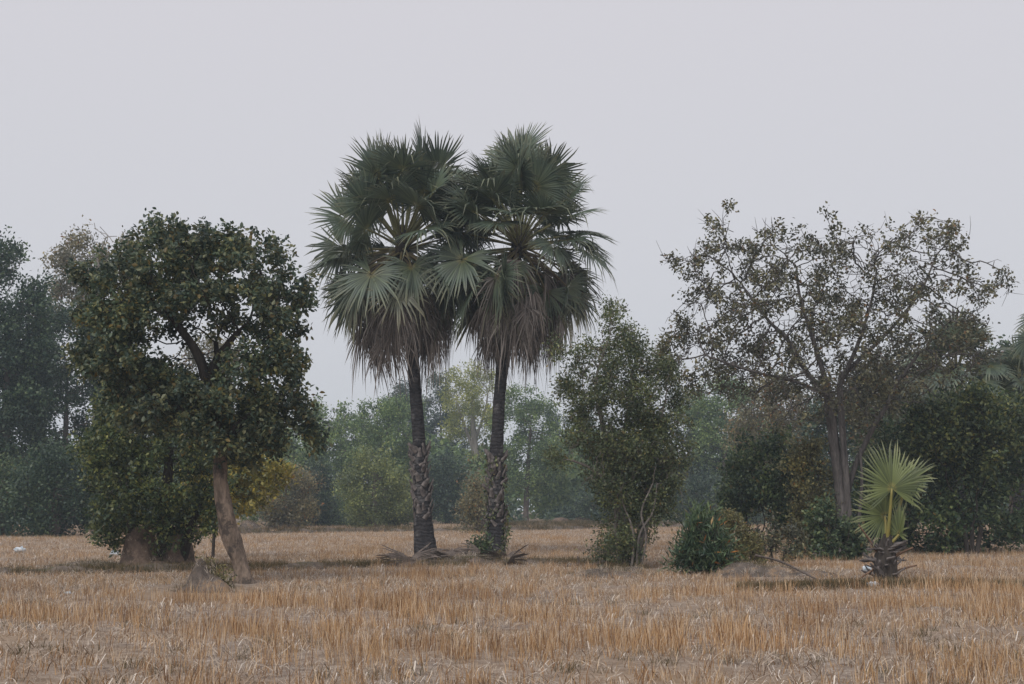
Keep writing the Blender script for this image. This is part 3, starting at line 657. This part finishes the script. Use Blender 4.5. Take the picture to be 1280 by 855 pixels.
def fan_palm(label, base, trunk, crown, seed, nleaf, boots, inner=0.0):
    rng = np.random.default_rng(seed); b = gp(*base); D = b[1]
    root = empty('fan_palm', (b[0], b[1], 0), label, 'palm tree')
    pts = [np.append(px(x, y, D), r) for x, y, r in trunk]; pts[0][2] = -0.05
    sp = smooth_path(pts, 60)
    rr = np.array([s[3] * (1 + 0.05 * mnoise.noise(Vector(s[:3]) * 3)) for s in sp])
    V, F = sweep(sp[:, :3], rr, 16, True, 0.035, rng); obj('trunk', V, F, M['palm_trunk'], root, None, True)
    top = px(*crown, D)
    # persistent leaf bases on the lower trunk
    z0, z1 = px(base[0], boots[1], D)[2], px(base[0], boots[0], D)[2]
    nb = 64
    for k in range(nb):
        z = z0 + (z1 - z0) * (k + rng.uniform(-.4, .4)) / nb; a = k * 2.39996 + rng.normal(0, .2)
        q = np.array([np.interp(z, sp[:, 2], sp[:, c]) for c in (0, 1, 3)])
        o = bpy.data.objects.new('leaf_base', BOOT); C.objects.link(o); o.parent = root
        o.location = (q[0] + math.cos(a) * q[2] * .93 - b[0], q[1] + math.sin(a) * q[2] * .93 - b[1], z)
        o.rotation_euler = (rng.normal(0, .6), rng.uniform(-.3, .16), a); s = rng.uniform(.8, 1.4); o.scale = (s, s * 1.5, s * rng.uniform(.7, 1.1))
    # crown shaft fibre
    V, F = sweep([top - UP * .9, top - UP * .4, top, top + UP * .25], [.20, .27, .22, .06], 10, True, .12, rng); obj('crown_shaft', V, F, M['bark_dark'], root, None, True)
    # live leaves, young ones upright and older ones lower down
    for k in range(nleaf):
        f = k / (nleaf - 1); az = k * 2.39996 + seed + rng.normal(0, .18)
        el = math.radians(84 - 112 * f ** 1.12 + rng.normal(0, 12)); 
        Lp = rng.uniform(1.8, 2.3) * (1.12 if f < .2 else 1) * (1 - .08 * f); R = rng.uniform(1.1, 1.5)
        B = top - UP * (0.05 + .75 * f) + np.array([math.cos(az), math.sin(az), 0]) * .13
        put_leaf(root, B, az, el, Lp, R, rng, age=max(0, f - .35) * .75 * rng.uniform(.6, 1.2), mat=M['frond'], pmat=M['petiole'], sag=.02 + .10 * f, hinge=4 + 22 * f + rng.normal(0, 17), twist=rng.normal(0, .65),
                 fold=rng.uniform(.05, .4), droop=rng.uniform(.1, .45), tipdroop=.06 + .25 * f, span=rng.uniform(125, 158), bent=.05 + .14 * f, lost=.03 + .06 * f, ragged=.09, pr=.032)
    for e_, a_, r_ in ((52, .25, 1.4), (40, -.3, 1.35), (63, -.6, 1.35), (28, .1, 1.3)):
        az = inner + a_; put_leaf(root, top - UP * .3 + np.array([math.cos(az), math.sin(az), 0]) * .13, az, math.radians(e_), 1.75, r_, rng, age=.1, mat=M['frond'], pmat=M['petiole'], sag=.05, hinge=rng.normal(4, 12), fold=.2, droop=.25, tipdroop=.25, lost=.04, ragged=.09, pr=.032)
    # old drooping leaves and the dead skirt
    nd = 84
    for k in range(nd):
        f = k / (nd - 1); az = k * 2.39996 + seed * 1.7 + rng.normal(0, .25)
        B = top - UP * (0.6 + 1.6 * f) + np.array([math.cos(az), math.sin(az), 0]) * .16
        el = math.radians(-6 - 30 * f + rng.normal(0, 10)); Lp = (1.5 - .38 * f) * rng.uniform(.72, 1.12)
        green = f < .42 and rng.uniform() < .72
        put_leaf(root, B, az, el, Lp, rng.uniform(.85, 1.25), rng, age=(.35 + f) if green else rng.uniform(.25, 1), mat=M['frond'] if green else M['dead_frond'], pmat=M['petiole'], sag=.45, hinge=38 + rng.normal(0, 10),
                 nseg=34 if green else 26, span=rng.uniform(105, 140) if green else rng.uniform(45, 85), fold=rng.uniform(.3, .8), droop=rng.uniform(.2, .6), tipdroop=rng.uniform(.25, .5) if green else rng.uniform(.55, 1.0), narrow=.95 if green else .75,
                 ragged=.28, bent=.3, lost=.03, fuse=.46, name='leaf' if green else 'dead_leaf', pr=.03, twist=rng.normal(0, .6))
    return root
fan_palm('tall fan palm whose trunk leans a little, with a jutting collar of old leaf bases', (532, 696),
         [(533, 696, .41), (531, 680, .36), (529, 655, .30), (527, 620, .27), (525, 575, .24), (523, 540, .205), (520, 500, .20), (517, 460, .20), (512, 400, .19), (507, 340, .19), (504, 292, .2)], (503, 290), 3, 52, (562, 652))
fan_palm('tall fan palm on a straighter trunk wrapped in vine, its dead leaf skirt hanging fullest', (619, 697),
         [(619, 697, .36), (619, 680, .32), (619, 655, .28), (620, 620, .26), (620, 575, .22), (622, 540, .20), (624, 500, .19), (628, 460, .19), (636, 400, .19), (643, 340, .19), (648, 290, .2)], (649, 287), 11, 56, (572, 660), math.pi)
# vine on the palm trunk
rng = np.random.default_rng(77); D_ = gp(619, 697)[1]; vb = MB(); lp, ld = [], []
vroot = empty('climbing_vine', tuple(gp(612, 699)), 'small leafed green vine climbing the straighter palm trunk', 'vine')
for s_ in range(5):
    ph = rng.uniform(0, 6.28); pts = []
    for q in range(14):
        yy_ = 700 - q * 10; c0 = px(619, yy_, D_); a = ph + q * .35; r = .40 - .011 * q
        pts.append(c0 + np.array([math.cos(a) * r, math.sin(a) * r, 0]) + rng.normal(0, .03, 3))
    V, F = sweep(smooth_path(pts, 30), .012, 4); vb.add(V, F)
    for p in smooth_path(pts, 40):
        for _ in range(4): lp.append(p + rng.normal(0, .07, 3)); ld.append(rng.normal(0, 1, 3) - UP * .4)
vb.build('stem', M['twig'], vroot, True)
V, F, rn, cp = leaf_mesh(np.array(lp), np.array(ld), .11, .6, rng, rng.uniform(.3, 1, len(lp)))
obj('foliage', V, [F], M['leaf_tangle'], vroot, {'rnd': rn, 'clump': cp})

# heap of fallen fronds at the palms' feet
hroot = empty('frond_heap', tuple(gp(565, 704)), 'low heap of grey fallen palm fronds between the two palm trunks', 'frond heap')
rng = np.random.default_rng(5); base_ = MB()
for k in range(38):
    x = rng.uniform(492, 642); y = rng.uniform(698, 712); p = gp(x, y) + UP * (.16 + .22 * math.exp(-((x - 570) / 50) ** 2) * rng.uniform(.2, 1))
    az = rng.uniform(0, 6.283); d = np.array([math.cos(az), math.sin(az), rng.uniform(-.15, .08)])
    V, F, rn, rd, ag = blade(p, d, nrm(UP + rng.normal(0, .5, 3)), rng.uniform(.5, 1.0), rng, nseg=12, span=rng.uniform(18, 50), fold=.4, droop=.2, tipdroop=.25, ragged=.2, fuse=.35, age=rng.uniform(.4, 1))
    V[:, 2] = np.maximum(V[:, 2], .05)
    o = obj('frond', V, F, M['bark_grey'], hroot, {'rnd': rn, 'rad': rd, 'age': ag})

# young palm
yr = empty('young_palm', tuple(gp(1107, 726)), 'young fan palm with bright green leaves on a short shaggy stump', 'palm tree')
rng = np.random.default_rng(4); yb = gp(1107, 726); yD = yb[1]; ysc = FOC / yD
V, F = sweep([yb - UP * .05, px(1107, 712, yD), px(1107, 695, yD), px(1108, 680, yD), px(1109, 668, yD)], [.25, .26, .24, .16, .08], 12, True, .15, rng); obj('trunk', V, F, M['bark_dark'], yr, None, True)
for k in range(46):
    a = k * 2.4; z = rng.uniform(.05, .85)
    o = bpy.data.objects.new('leaf_base', BOOT); C.objects.link(o); o.parent = yr
    r = .22 - .08 * z; o.location = (math.cos(a) * r, math.sin(a) * r, z); o.rotation_euler = (rng.normal(0, .3), rng.uniform(.1, 1.3), a); s = rng.uniform(.7, 1.35); o.scale = (s, s, s)
def yleaf(hub, n, R, dirv, span, nseg, start=(1108, 685), **kw):
    H = px(*hub[:2], yD) + np.array([0, hub[2], 0]); S = px(*start, yD)
    V, F, rn, rd, ag = blade(H, np.array(dirv, float), np.array(n, float), R, rng, nseg=nseg, span=span, **kw)
    o = obj('leaf', V, F, M['young_frond'], yr, {'rnd': rn, 'rad': rd, 'age': ag})
    P = smooth_path([S, (S * .45 + H * .55) + np.array([.0, -.03, 0]), H], 8); Vp, Fp = sweep(P, np.linspace(.05, .022, 8), 6)
    p = obj('petiole', Vp, Fp, M['young_petiole'], None, None, True, loc=yb); p.parent = o; p.location = (0, 0, 0)
yleaf((1111, 611, -.25), (0.12, -1, .18), 1.10, (-.06, .1, 1), 128, 40, narrow=.76, fold=.12, droop=.15, tipdroop=.03, fuse=.45, bent=0, ragged=.05)
yleaf((1136, 606, .25), (-.85, -.5, .25), .82, (.55, .1, .8), 140, 34, fold=.25, droop=.3, tipdroop=.1, fuse=.45, bent=.02)
yleaf((1108, 645, .12), (.25, -1, .1), .82, (-.75, -.1, .35), 115, 34, fold=.15, droop=.15, tipdroop=.05, fuse=.4, bent=0)
yleaf((1122, 668, -.1), (-.9, -.55, .1), .80, (.12, -.05, 1), 100, 26, fold=.5, droop=.1, tipdroop=.05, fuse=.6, bent=0, narrow=.45)
for nm, a, bq, r in (('dead_stalk', (1098, 693), (1070, 656), .022), ('dead_stalk', (1112, 700), (1137, 684), .03), ('dead_stalk', (1092, 712), (1062, 730), .02), ('dead_stalk', (1120, 715), (1142, 706), .025), ('dead_stalk', (1116, 722), (1134, 727), .03)):
    A_, B_ = px(*a, yD), px(*bq, yD) + np.array([0, -.25, 0]); V, F = sweep(smooth_path([A_, (A_ + B_) / 2 + UP * .02, B_], 6), np.linspace(r * 1.3, r * .7, 6), 5); obj(nm, V, F, M['dead_stalk'], yr, None, True)

# palms standing behind the bushes at the edge
def back_palm(label, base, crown, seed, n, R, Lp, ndead=10):
    rng = np.random.default_rng(seed); b = gp(*base); D = b[1]; root = empty('fan_palm', (b[0], b[1], 0), label, 'palm tree'); top = px(*crown, D)
    V, F = sweep(smooth_path([np.array([b[0], b[1], -.05]), (b + top) / 2 + np.array([.1, 0, 0]), top + UP * .2], 16), np.linspace(.32, .2, 16), 10, True, .05, rng); obj('trunk', V, F, M['palm_trunk'], root, None, True)
    for k in range(n + ndead):
        f = k / n; az = k * 2.39996 + seed; dead = k >= n
        el = math.radians(82 - 120 * min(f, 1) + rng.normal(0, 6)) if not dead else math.radians(-50)
        put_leaf(root, top - UP * (.5 * f), az, el, Lp * rng.uniform(.85, 1.1) * (.6 if dead else 1), R * rng.uniform(.85, 1.1), rng, age=.8 if dead else max(0, f - .5), mat=M['dead_frond'] if dead else M['frond'], pmat=M['petiole'], sag=.1 + .2 * f, hinge=10 + 30 * f,
                 nseg=30, span=140 if not dead else 70, fold=rng.uniform(.05, .4), droop=rng.uniform(.1, .4), tipdroop=.1 + .4 * f, name='dead_leaf' if dead else 'leaf')
back_palm('fan palm standing behind the sparse tree, its fronds seen through the brown leaves', (1196, 684), (1196, 462), 2, 26, 1.25, 1.5)
back_palm('tall fan palm cut off by the picture edge, stiff fronds against the sky', (1338, 684), (1350, 402), 5, 28, 1.3, 1.7)
back_palm('shorter fan palm above the massive dark bush near the picture edge', (1272, 680), (1276, 478), 7, 24, 1.05, 1.1, 6)

# ------------------------------------------------------------------ trees beyond the field
def far_tree(name, label, base, blobs, mat, n, size, seed, trunk=None, natt=260, step=.5, wm='bark_grey', r=.22, group=None, **kw):
    bx, by = base; m = np.array([[b[0], b[1]] for b in blobs]).mean(0); yt = min(b[1] for b in blobs)
    lf = dict(n=int(n * 1.75), size=size * .92, spread=kw.pop('spread', .34), local=.22, mat=M[mat], cl=12, wid=.6, cscale=kw.pop('cscale', .7), thin=-.2, thinscale=.55); lf.update(kw.pop('lf', {}))
    tr = trunk or [[(bx, by, r * 1.3), (bx + (m[0] - bx) * .3, by + (m[1] - by) * .5, r), (bx + (m[0] - bx) * .8, by + (m[1] - by) * 1.0, r * .6), (m[0], (m[1] + yt) / 2, r * .3)]]
    return tree(name, label, 'tree' if 'tree' in name else 'bush', base, tr, blobs, lf, M[wm], natt=natt, step=step, seed=seed, tip=.02, **kw)
FT = [
 # dark group at the picture's western edge
 ('tall_tree', 'tall dense dark tree at the picture edge, taller than the bush below it', (8, 668), [(0, 350, 42, 46), (30, 400, 32, 40), (10, 440, 50, 50), (-30, 400, 40, 60), (10, 530, 55, 60), (35, 470, 30, 40)], 'far_dark', 24000, .24, 101),
 ('airy_tree', 'tall airy tree with sky showing through, rising behind the leaning tree', (118, 664), [(115, 300, 34, 22), (92, 340, 30, 32), (125, 345, 36, 30), (150, 310, 24, 20), (85, 385, 22, 30), (130, 390, 40, 30), (170, 330, 20, 22)], 'far_brown', 7500, .21, 102),
 ('feathery_tree', 'soft feathery dark tree between the tall dense tree and the airy tree', (78, 666), [(80, 430, 40, 45), (55, 480, 40, 45), (105, 480, 34, 50), (75, 540, 60, 50), (120, 540, 30, 40), (70, 600, 60, 40)], 'far_dark', 18000, .22, 103),
 ('round_bush', 'rounded blue green bush at the field edge under the dark trees', (68, 672), [(70, 595, 34, 28), (45, 625, 30, 30), (95, 625, 32, 34), (68, 640, 55, 30)], 'far_dark', 9000, .2, 104),
 ('low_bush', 'low dark bush at the picture edge below the tall dense tree', (5, 671), [(0, 610, 26, 30), (15, 645, 26, 26), (-15, 640, 30, 30)], 'leaf_dark', 5000, .2, 105),
 ('gap_tree', 'dark tree filling the gap behind the mound tree', (150, 664), [(150, 470, 40, 50), (175, 540, 40, 60), (130, 600, 40, 45), (210, 600, 40, 50)], 'far_dark', 12000, .24, 106),  # tree in dark green leaves, closing the gap
 ('pale_olive_tree', 'pale olive tree glimpsed through the hole in the leaning tree crown', (272, 662), [(262, 450, 34, 26), (295, 475, 30, 30), (240, 490, 34, 34), (280, 540, 50, 50)], 'far_brown', 8000, .25, 107),
 # across the field
 ('mound_bush', 'small olive tree on a low mound beyond the leaning trunk', (358, 663), [(362, 605, 24, 18), (345, 630, 20, 20), (372, 635, 20, 20), (352, 650, 18, 10)], 'far_brown', 5000, .2, 108),
 ('dark_tree', 'dark teal tree behind the small olive tree on its mound', (392, 659), [(396, 600, 16, 24), (388, 630, 18, 22), (402, 640, 16, 16)], 'far_teal', 4500, .22, 109),
 ('green_tree', 'hazy green tree standing close by the leaning tree crown', (400, 656), [(408, 525, 30, 24), (385, 555, 30, 34), (425, 560, 30, 40), (400, 600, 40, 40)], 'far_green', 11000, .26, 110),
 ('leafy_tree', 'broad hazy green tree with an even top beside the leaning palm', (472, 655), [(470, 522, 34, 20), (505, 525, 30, 22), (450, 555, 28, 34), (490, 565, 44, 34), (480, 600, 50, 36)], 'far_green', 14000, .26, 111),
 ('conical_tree', 'dark pointed tree top behind the leaning palm trunk', (505, 650), [(505, 487, 12, 14), (500, 510, 20, 20), (508, 540, 28, 24)], 'far_teal', 6000, .28, 112),
 ('dark_top_tree', 'dark dense tree top between the two palm trunks', (553, 650), [(552, 485, 14, 18), (545, 515, 24, 24), (560, 550, 30, 36), (545, 590, 34, 36)], 'far_teal', 10000, .28, 113),
 ('pale_trunk_tree', 'tall yellow green tree with a pale bare trunk between the two palms', (597, 652), [(590, 470, 30, 16), (575, 495, 24, 22), (608, 500, 26, 26), (590, 530, 34, 22), (600, 570, 20, 18, .6), (575, 545, 20, 14, .6)], 'far_yellow', 8500, .24, 114),
 ('teal_tree', 'rounded teal tree low between the palms beside the pale trunk', (560, 656), [(556, 592, 22, 22), (546, 620, 22, 24), (566, 632, 16, 20)], 'far_teal', 6500, .24, 115),
 ('airy_green_tree', 'airy green tree beyond the straighter palm trunk, sky showing through its top', (657, 655), [(655, 500, 24, 18), (640, 540, 26, 30), (675, 530, 24, 30), (660, 580, 38, 36), (690, 570, 16, 30)], 'far_green', 10000, .24, 116),
 ('misty_tree', 'misty green tree filling the gap before the tangled tree', (715, 652), [(718, 535, 34, 26), (695, 570, 24, 36), (735, 575, 30, 40), (715, 610, 40, 36)], 'far_teal', 11000, .26, 117),
 ('bright_bush', 'bright green rounded tree low among the far bushes beside the leaning palm', (468, 661), [(468, 584, 28, 15), (450, 605, 24, 18), (488, 610, 24, 20), (468, 630, 34, 18)], 'far_bright', 7000, .2, 118),
 ('dark_bush', 'low dark bush with a brown side at the far edge of the field', (462, 660), [(462, 640, 18, 14), (450, 648, 14, 10)], 'leaf_dark', 2200, .18, 119),
 ('lime_bush', 'lime green bush touching the leaning palm trunk at the far field edge', (494, 660), [(498, 622, 16, 14), (486, 640, 18, 16), (508, 645, 14, 14)], 'far_bright', 3600, .18, 120),
 ('grey_bush', 'greyish spiky bush between the olive mound tree and the bright rounded tree', (418, 658), [(420, 630, 18, 16), (410, 645, 16, 12), (432, 645, 14, 12)], 'far_green', 3200, .2, 121),
 ('spindly_bush', 'spindly olive bush just behind the vine covered palm trunk', (600, 668), [(598, 630, 14, 16), (592, 650, 14, 12), (606, 650, 12, 14), (595, 610, 8, 10)], 'far_brown', 2600, .17, 122),
 ('teal_bush', 'dark teal bush at the far field edge beside the tangled tree', (740, 657), [(740, 630, 20, 16), (730, 645, 18, 10), (755, 640, 16, 14)], 'far_teal', 3200, .2, 123),
 ('hazy_tree', 'hazy blue green tree seen just past the tangled tree', (855, 655), [(860, 520, 30, 30), (845, 565, 28, 36), (880, 570, 30, 40), (865, 610, 40, 40)], 'far_teal', 11000, .25, 124),
 ('light_green_tree', 'light green tree under the lowest brown boughs of the sparse tree', (905, 656), [(905, 495, 36, 20), (885, 520, 28, 24), (930, 520, 34, 28), (910, 555, 44, 34)], 'far_green', 10000, .25, 125),
 ('orange_tinged_tree', 'brown olive tree with orange leaves behind the dark shrub', (975, 664), [(970, 500, 36, 22), (945, 530, 30, 26), (990, 530, 34, 30), (965, 560, 40, 26)], 'far_brown', 10000, .21, 126),
 ('blue_green_bush', 'wide blue green bush beyond the glossy narrow leaved bush', (885, 658), [(870, 620, 28, 24), (905, 625, 30, 24), (885, 645, 36, 12), (935, 640, 20, 16)], 'far_teal', 6500, .22, 127),
 ('brown_crown_tree', 'dense brown olive tree merging with the low boughs of the sparse tree', (1135, 678), [(1120, 470, 46, 26), (1090, 500, 40, 26), (1150, 500, 34, 28), (1115, 540, 40, 30)], 'leaf_sparse', 10000, .2, 128),
 ('edge_tree', 'dark tree behind the fan palms at the picture edge', (1268, 676), [(1262, 465, 26, 24), (1290, 480, 30, 40), (1240, 490, 26, 24), (1275, 540, 40, 40)], 'far_teal', 8500, .24, 129),
 ('backing_tree', 'dark tree showing between the sparse tree trunk and the massive bush', (1045, 668), [(1045, 540, 40, 40), (1020, 590, 40, 40), (1080, 600, 34, 50), (1050, 640, 50, 30)], 'far_teal', 12000, .24, 130),
]
for nm, lab, base, blobs, mat, n, size, seed in FT:
    kw = {}
    if nm == 'pale_trunk_tree':
        kw = dict(wm='bark_pale', trunk=[[(597, 652, .62), (597, 620, .52), (596, 580, .42), (592, 540, .3), (590, 500, .16)], [(596, 575, .2), (580, 530, .14), (570, 500, .08)], [(594, 550, .18), (606, 515, .12), (610, 490, .07)]])
    if nm in ('airy_tree',): kw = dict(wm='bark_pale', spread=.28, lf=dict(thin=-.1, thinscale=.5))
    if nm in ('airy_green_tree', 'pale_trunk_tree'): kw['spread'] = .32
    far_tree(nm, lab, base, blobs, mat, n, size, seed, **kw)

# far wood behind everything: one mass
rng = np.random.default_rng(55); pos = []
for k in range(150):
    x = rng.uniform(-120, 120); y = rng.uniform(136, 165); h = rng.uniform(6, 10.5); r = rng.uniform(2.2, 4.2)
    m = 950; d = nrm(rng.normal(0, 1, (m, 3))); rad = rng.uniform(.3, 1, (m, 1)) ** .5
    p = np.array([x, y, h * .52]) + d * rad * np.array([r, r, h * .5]); pos.append(p)
for k in range(110):
    x = -135 + 270 * (k + rng.uniform()) / 110; y = rng.uniform(172, 188); h = rng.uniform(6, 9); r = rng.uniform(2.5, 4)
    m = 620; d = nrm(rng.normal(0, 1, (m, 3))); pos.append(np.array([x, y, h * .46]) + d * rng.uniform(.3, 1, (m, 1)) ** .5 * np.array([r, r, h * .54]))
pos = np.concatenate(pos); pos[:, 2] = np.maximum(pos[:, 2], .1); V, F, rn, cp = leaf_mesh(pos, rng.normal(0, 1, pos.shape), .6, .6, rng, np.clip(.5 + .6 * np.array([mnoise.noise(Vector(p) * .25) for p in pos]), 0, 1), False)
prop(obj('far_woodland', V, [F], M['far_green'], None, {'rnd': rn, 'clump': cp}), 'hazy mass of woodland closing the view beyond the field', 'woodland', kind='stuff')
rng = np.random.default_rng(56); pos = []
for k in range(120):
    x = rng.uniform(-75, 75); y = rng.uniform(118, 128); h = rng.uniform(.8, 2.4); r = rng.uniform(1, 2.2)
    if rng.uniform() < .2: continue
    m = 380; d = nrm(rng.normal(0, 1, (m, 3))); pos.append(np.array([x, y, h * .45]) + d * rng.uniform(.3, 1, (m, 1)) ** .5 * np.array([r, r, h * .5]))
pos = np.concatenate(pos); V, F, rn, cp = leaf_mesh(pos, rng.normal(0, 1, pos.shape), .34, .55, rng, np.clip(.5 + .7 * np.array([mnoise.noise(Vector(p) * .3) for p in pos]), 0, 1), False)
prop(obj('far_undergrowth', V, [F], M['far_teal'], None, {'rnd': rn, 'clump': cp}), 'dense low undergrowth along the far edge of the field', 'undergrowth', kind='stuff')

# ------------------------------------------------------------------ mounds
rng_m = np.random.default_rng(91); mtuft = []
def mound(name, label, base, lobes, mat, seed, rough=.12, nr=22, na=48, kind=None, foot=1.25, pw=3.0, grooves=0.0):
    """lobes: (x px, half width px, height px, depth offset m)"""
    b = gp(*base); D = b[1]; s = FOC / D
    lo = [((x - base[0]) / s, hw / s, h / s, dy) for x, hw, h, dy in lobes]
    R = max(abs(x) + hw for x, hw, h, dy in lo) * foot; V = [(0, 0, 0)]; 
    def hz(x, y):
        z = 0
        for lx, hw, h, dy in lo:
            q = math.hypot(x - lx, (y - dy) * .9) / (hw * (1 + .22 * vnoise(math.atan2(y - dy, x - lx) * 1.4, seed, 1.0, seed)))
            z = max(z, h * max(0, 1 - q ** pw) if q < 1 else 0)
        z += rough * (z > 0.02) * (mnoise.noise(Vector((x * 2.4, y * 2.4, seed))) + .5 * mnoise.noise(Vector((x * 6, y * 6, seed))))
        if grooves: z *= 1 - grooves * max(0, mnoise.noise(Vector((math.atan2(y, x) * 3.2, 0, seed))))
        return z
    V = [(0, 0, hz(0, 0))]
    for i_ in range(1, nr + 1):
        for k in range(na):
            a = k * 2 * math.pi / na; r = R * (i_ / nr); x, y = r * math.cos(a), r * math.sin(a)
            jx = .05 * R * mnoise.noise(Vector((x * 3, y * 3, seed + 4))); V.append((x + jx, y, hz(x, y) - (.06 if i_ == nr else 0)))
    F4 = [[1 + i_ * na + k, 1 + (i_ + 1) * na + k, 1 + (i_ + 1) * na + (k + 1) % na, 1 + i_ * na + (k + 1) % na] for i_ in range(nr - 1) for k in range(na)]
    F3 = [[0, 1 + k, 1 + (k + 1) % na] for k in range(na)]
    o = bpy.data.objects.new(name, make_mesh(name, V, [np.array(F3), np.array(F4)], M[mat], None, True)); C.objects.link(o); o.location = (b[0], b[1], 0.02)
    if mat in ('greymound', 'bund') or name == 'termite_mound':
        for v in V:
            if v[2] > .03 and rng_m.uniform() < (.10 if mat == 'termite' else .15 if name == 'root_mound' else .5): mtuft.append((b[0] + v[0] + rng_m.normal(0, .05), b[1] + v[1], v[2], rng_m.uniform(.35, 1.0)))
    return prop(o, label, None if kind else 'mound', None, kind)
mound('termite_mound', 'large steep tan termite mound under the vine covered tree', (193, 712), [(176, 27, 52, 0), (216, 24, 46, .25), (195, 38, 16, 0)], 'termite', 2.0, .22, pw=3.0, nr=36, na=72)
mound('root_mound', 'small ridged mound of earth and roots beside the leaning trunk', (254, 742), [(250, 20, 42, 0), (262, 30, 22, 0), (244, 28, 10, -.1)], 'greymound', 5.0, .06, pw=1.6, grooves=.5)
mound('earth_mound', 'low grey earth mound under the tangled tree', (770, 722), [(790, 30, 12, .3), (755, 45, 10, 0), (775, 60, 8, -.4)], 'greymound', 7.0, .04, pw=1.6)
mound('grassy_mound', 'long low grey mound between the glossy bush and the young palm', (955, 722), [(930, 45, 18, .2), (965, 50, 14, 0), (1005, 50, 9, -.2)], 'greymound', 9.0, .03, pw=1.7)
mound('palm_mound', 'low earth mound under the two tall palms, dark earth standing in for contact shade', (566, 705), [(545, 55, 9, .3), (590, 55, 10, .2), (566, 75, 6, -.1)], 'bund', 8.0, .05, pw=1.8)  # added mound: dark earth that also puts contact shade at the palm feet
mound('far_mound', 'small clay mound far out in the field beyond the leaning trunk', (311, 668), [(311, 15, 16, 0), (318, 10, 12, 0)], 'greymound', 12.0, .10)
mound('low_clay_mound', 'low clay mound beneath the small far olive tree', (355, 663), [(355, 22, 12, 0)], 'greymound', 13.0, .1)
mound('far_earth_bank', 'pale brown earth bank at the far field edge near the tangled tree', (712, 657), [(700, 16, 9, 0), (728, 16, 10, 0)], 'termite', 14.0, .12)
mound('weedy_mound', 'broad low weedy mound behind the western bund', (120, 712), [(118, 60, 9, 0), (90, 50, 6, 0)], 'bund', 15.0, .05, pw=1.7)
bush('mound_sprout', 'tiny green bush growing on top of the small far mound', 'bush', (312, 660), [(312, 646, 9, 8)], 'far_green', 500, .16, 140, 20, .3, .12, deep=.4)
bush('mound_weed', 'dark trailing weed on the small ridged mound', 'weed', (272, 738), [(268, 716, 12, 10), (280, 728, 12, 8), (258, 700, 8, 6)], 'leaf_olive', 380, .07, 141, 60, .1, .06, deep=.3, stem=.012)

prop(scatter('mound_grass', [clump_mesh('mound_tuft', 12, 0.05, 0.22, 0.12, 1.4, 0.007, M['bund_grass'] if s % 2 else M['straw'], s + 80) for s in range(4)], mtuft, M['bund_grass']),
     'thin dry grass growing over the earth mounds', 'grass', kind='stuff')
# ------------------------------------------------------------------ small things
def bag(label, at_, wpx, hpx, seed):
    p = gp(*at_); s = FOC / p[1]; W_, H_ = wpx / s / 2, hpx / s; V = []; nu_, nv_ = 16, 9
    for i_ in range(nv_ + 1):
        for k in range(nu_):
            th = math.pi * i_ / nv_; ph = 2 * math.pi * k / nu_; d = Vector((math.sin(th) * math.cos(ph), math.sin(th) * math.sin(ph), math.cos(th)))
            r = .85 + .6 * mnoise.noise(d * 2.1 + Vector((seed, 0, 0))) + .5 * abs(mnoise.noise(d * 5 + Vector((0, seed, 0))))
            V.append((d.x * W_ * r, d.y * W_ * .7 * r, max(-.02, H_ * .5 + d.z * H_ * .55 * r)))
    F = [[i_ * nu_ + k, (i_ + 1) * nu_ + k, (i_ + 1) * nu_ + (k + 1) % nu_, i_ * nu_ + (k + 1) % nu_] for i_ in range(nv_) for k in range(nu_)]
    o = bpy.data.objects.new('plastic_bag', make_mesh('plastic_bag', V, [np.array(F)], M['plastic'])); C.objects.link(o); o.location = (p[0], p[1], gh(p[0], p[1]))
    prop(o, label, 'plastic bag')
bag('crumpled white plastic bag on the field below the rounded blue green bush', (25, 693), 15, 7, 1)
bag('white plastic bag lying beside the termite mound', (143, 697), 12, 6, 2)
bag('white and bluish plastic bag at the foot of the young palm', (1091, 739), 17, 8, 3)
bag('small scrap of white plastic on the bund past the young palm', (1142, 736), 7, 6, 4)
bag('white plastic scrap caught beside the stump of the young palm', (1084, 718), 12, 8, 5)
bag('tiny pale plastic scrap in the stubble near the ridged mound', (85, 745), 9, 3, 6)
def branch(label, pts, r, D=None, name='fallen_branch'):
    P = [gp(x, y) + UP * z for x, y, z in pts]; V, F = sweep(smooth_path(P, 14), np.linspace(r, r * .45, 14), 6, True, .1, np.random.default_rng(3))
    prop(obj(name, V, F, M['bark_grey'], None, None, True, loc=np.array(P[0])), label, 'branch')
branch('grey dead branch lying on the long low mound', [(945, 716, .42), (975, 720, .34), (1010, 728, .16), (1030, 734, .08)], .035)
branch('short dark stick with an upright end near the palm heap', [(703, 711, .06), (716, 711, .10), (724, 711, .12), (722, 711, .32)], .05)

# ------------------------------------------------------------------ haze
hx = 430.0; hv = [(sx * hx, sy * hx, z) for z in (-1.0, 21.0) for sx, sy in ((-1, -1), (1, -1), (1, 1), (-1, 1))]
hf = [[0, 3, 2, 1], [4, 5, 6, 7], [0, 1, 5, 4], [1, 2, 6, 5], [2, 3, 7, 6], [3, 0, 4, 7]]
hm = NT('haze air'); pv = hm.n('ShaderNodeVolumePrincipled'); pv.inputs['Density'].default_value = HAZE; pv.inputs['Color'].default_value = (0.66, 0.80, 0.93, 1); pv.inputs['Anisotropy'].default_value = 0.1
hm.l(pv.outputs[0], hm.o.inputs['Volume'])
prop(obj('haze', hv, [np.array(hf)], hm.m), 'thin blue grey haze filling the air over the field', 'haze', kind='stuff')
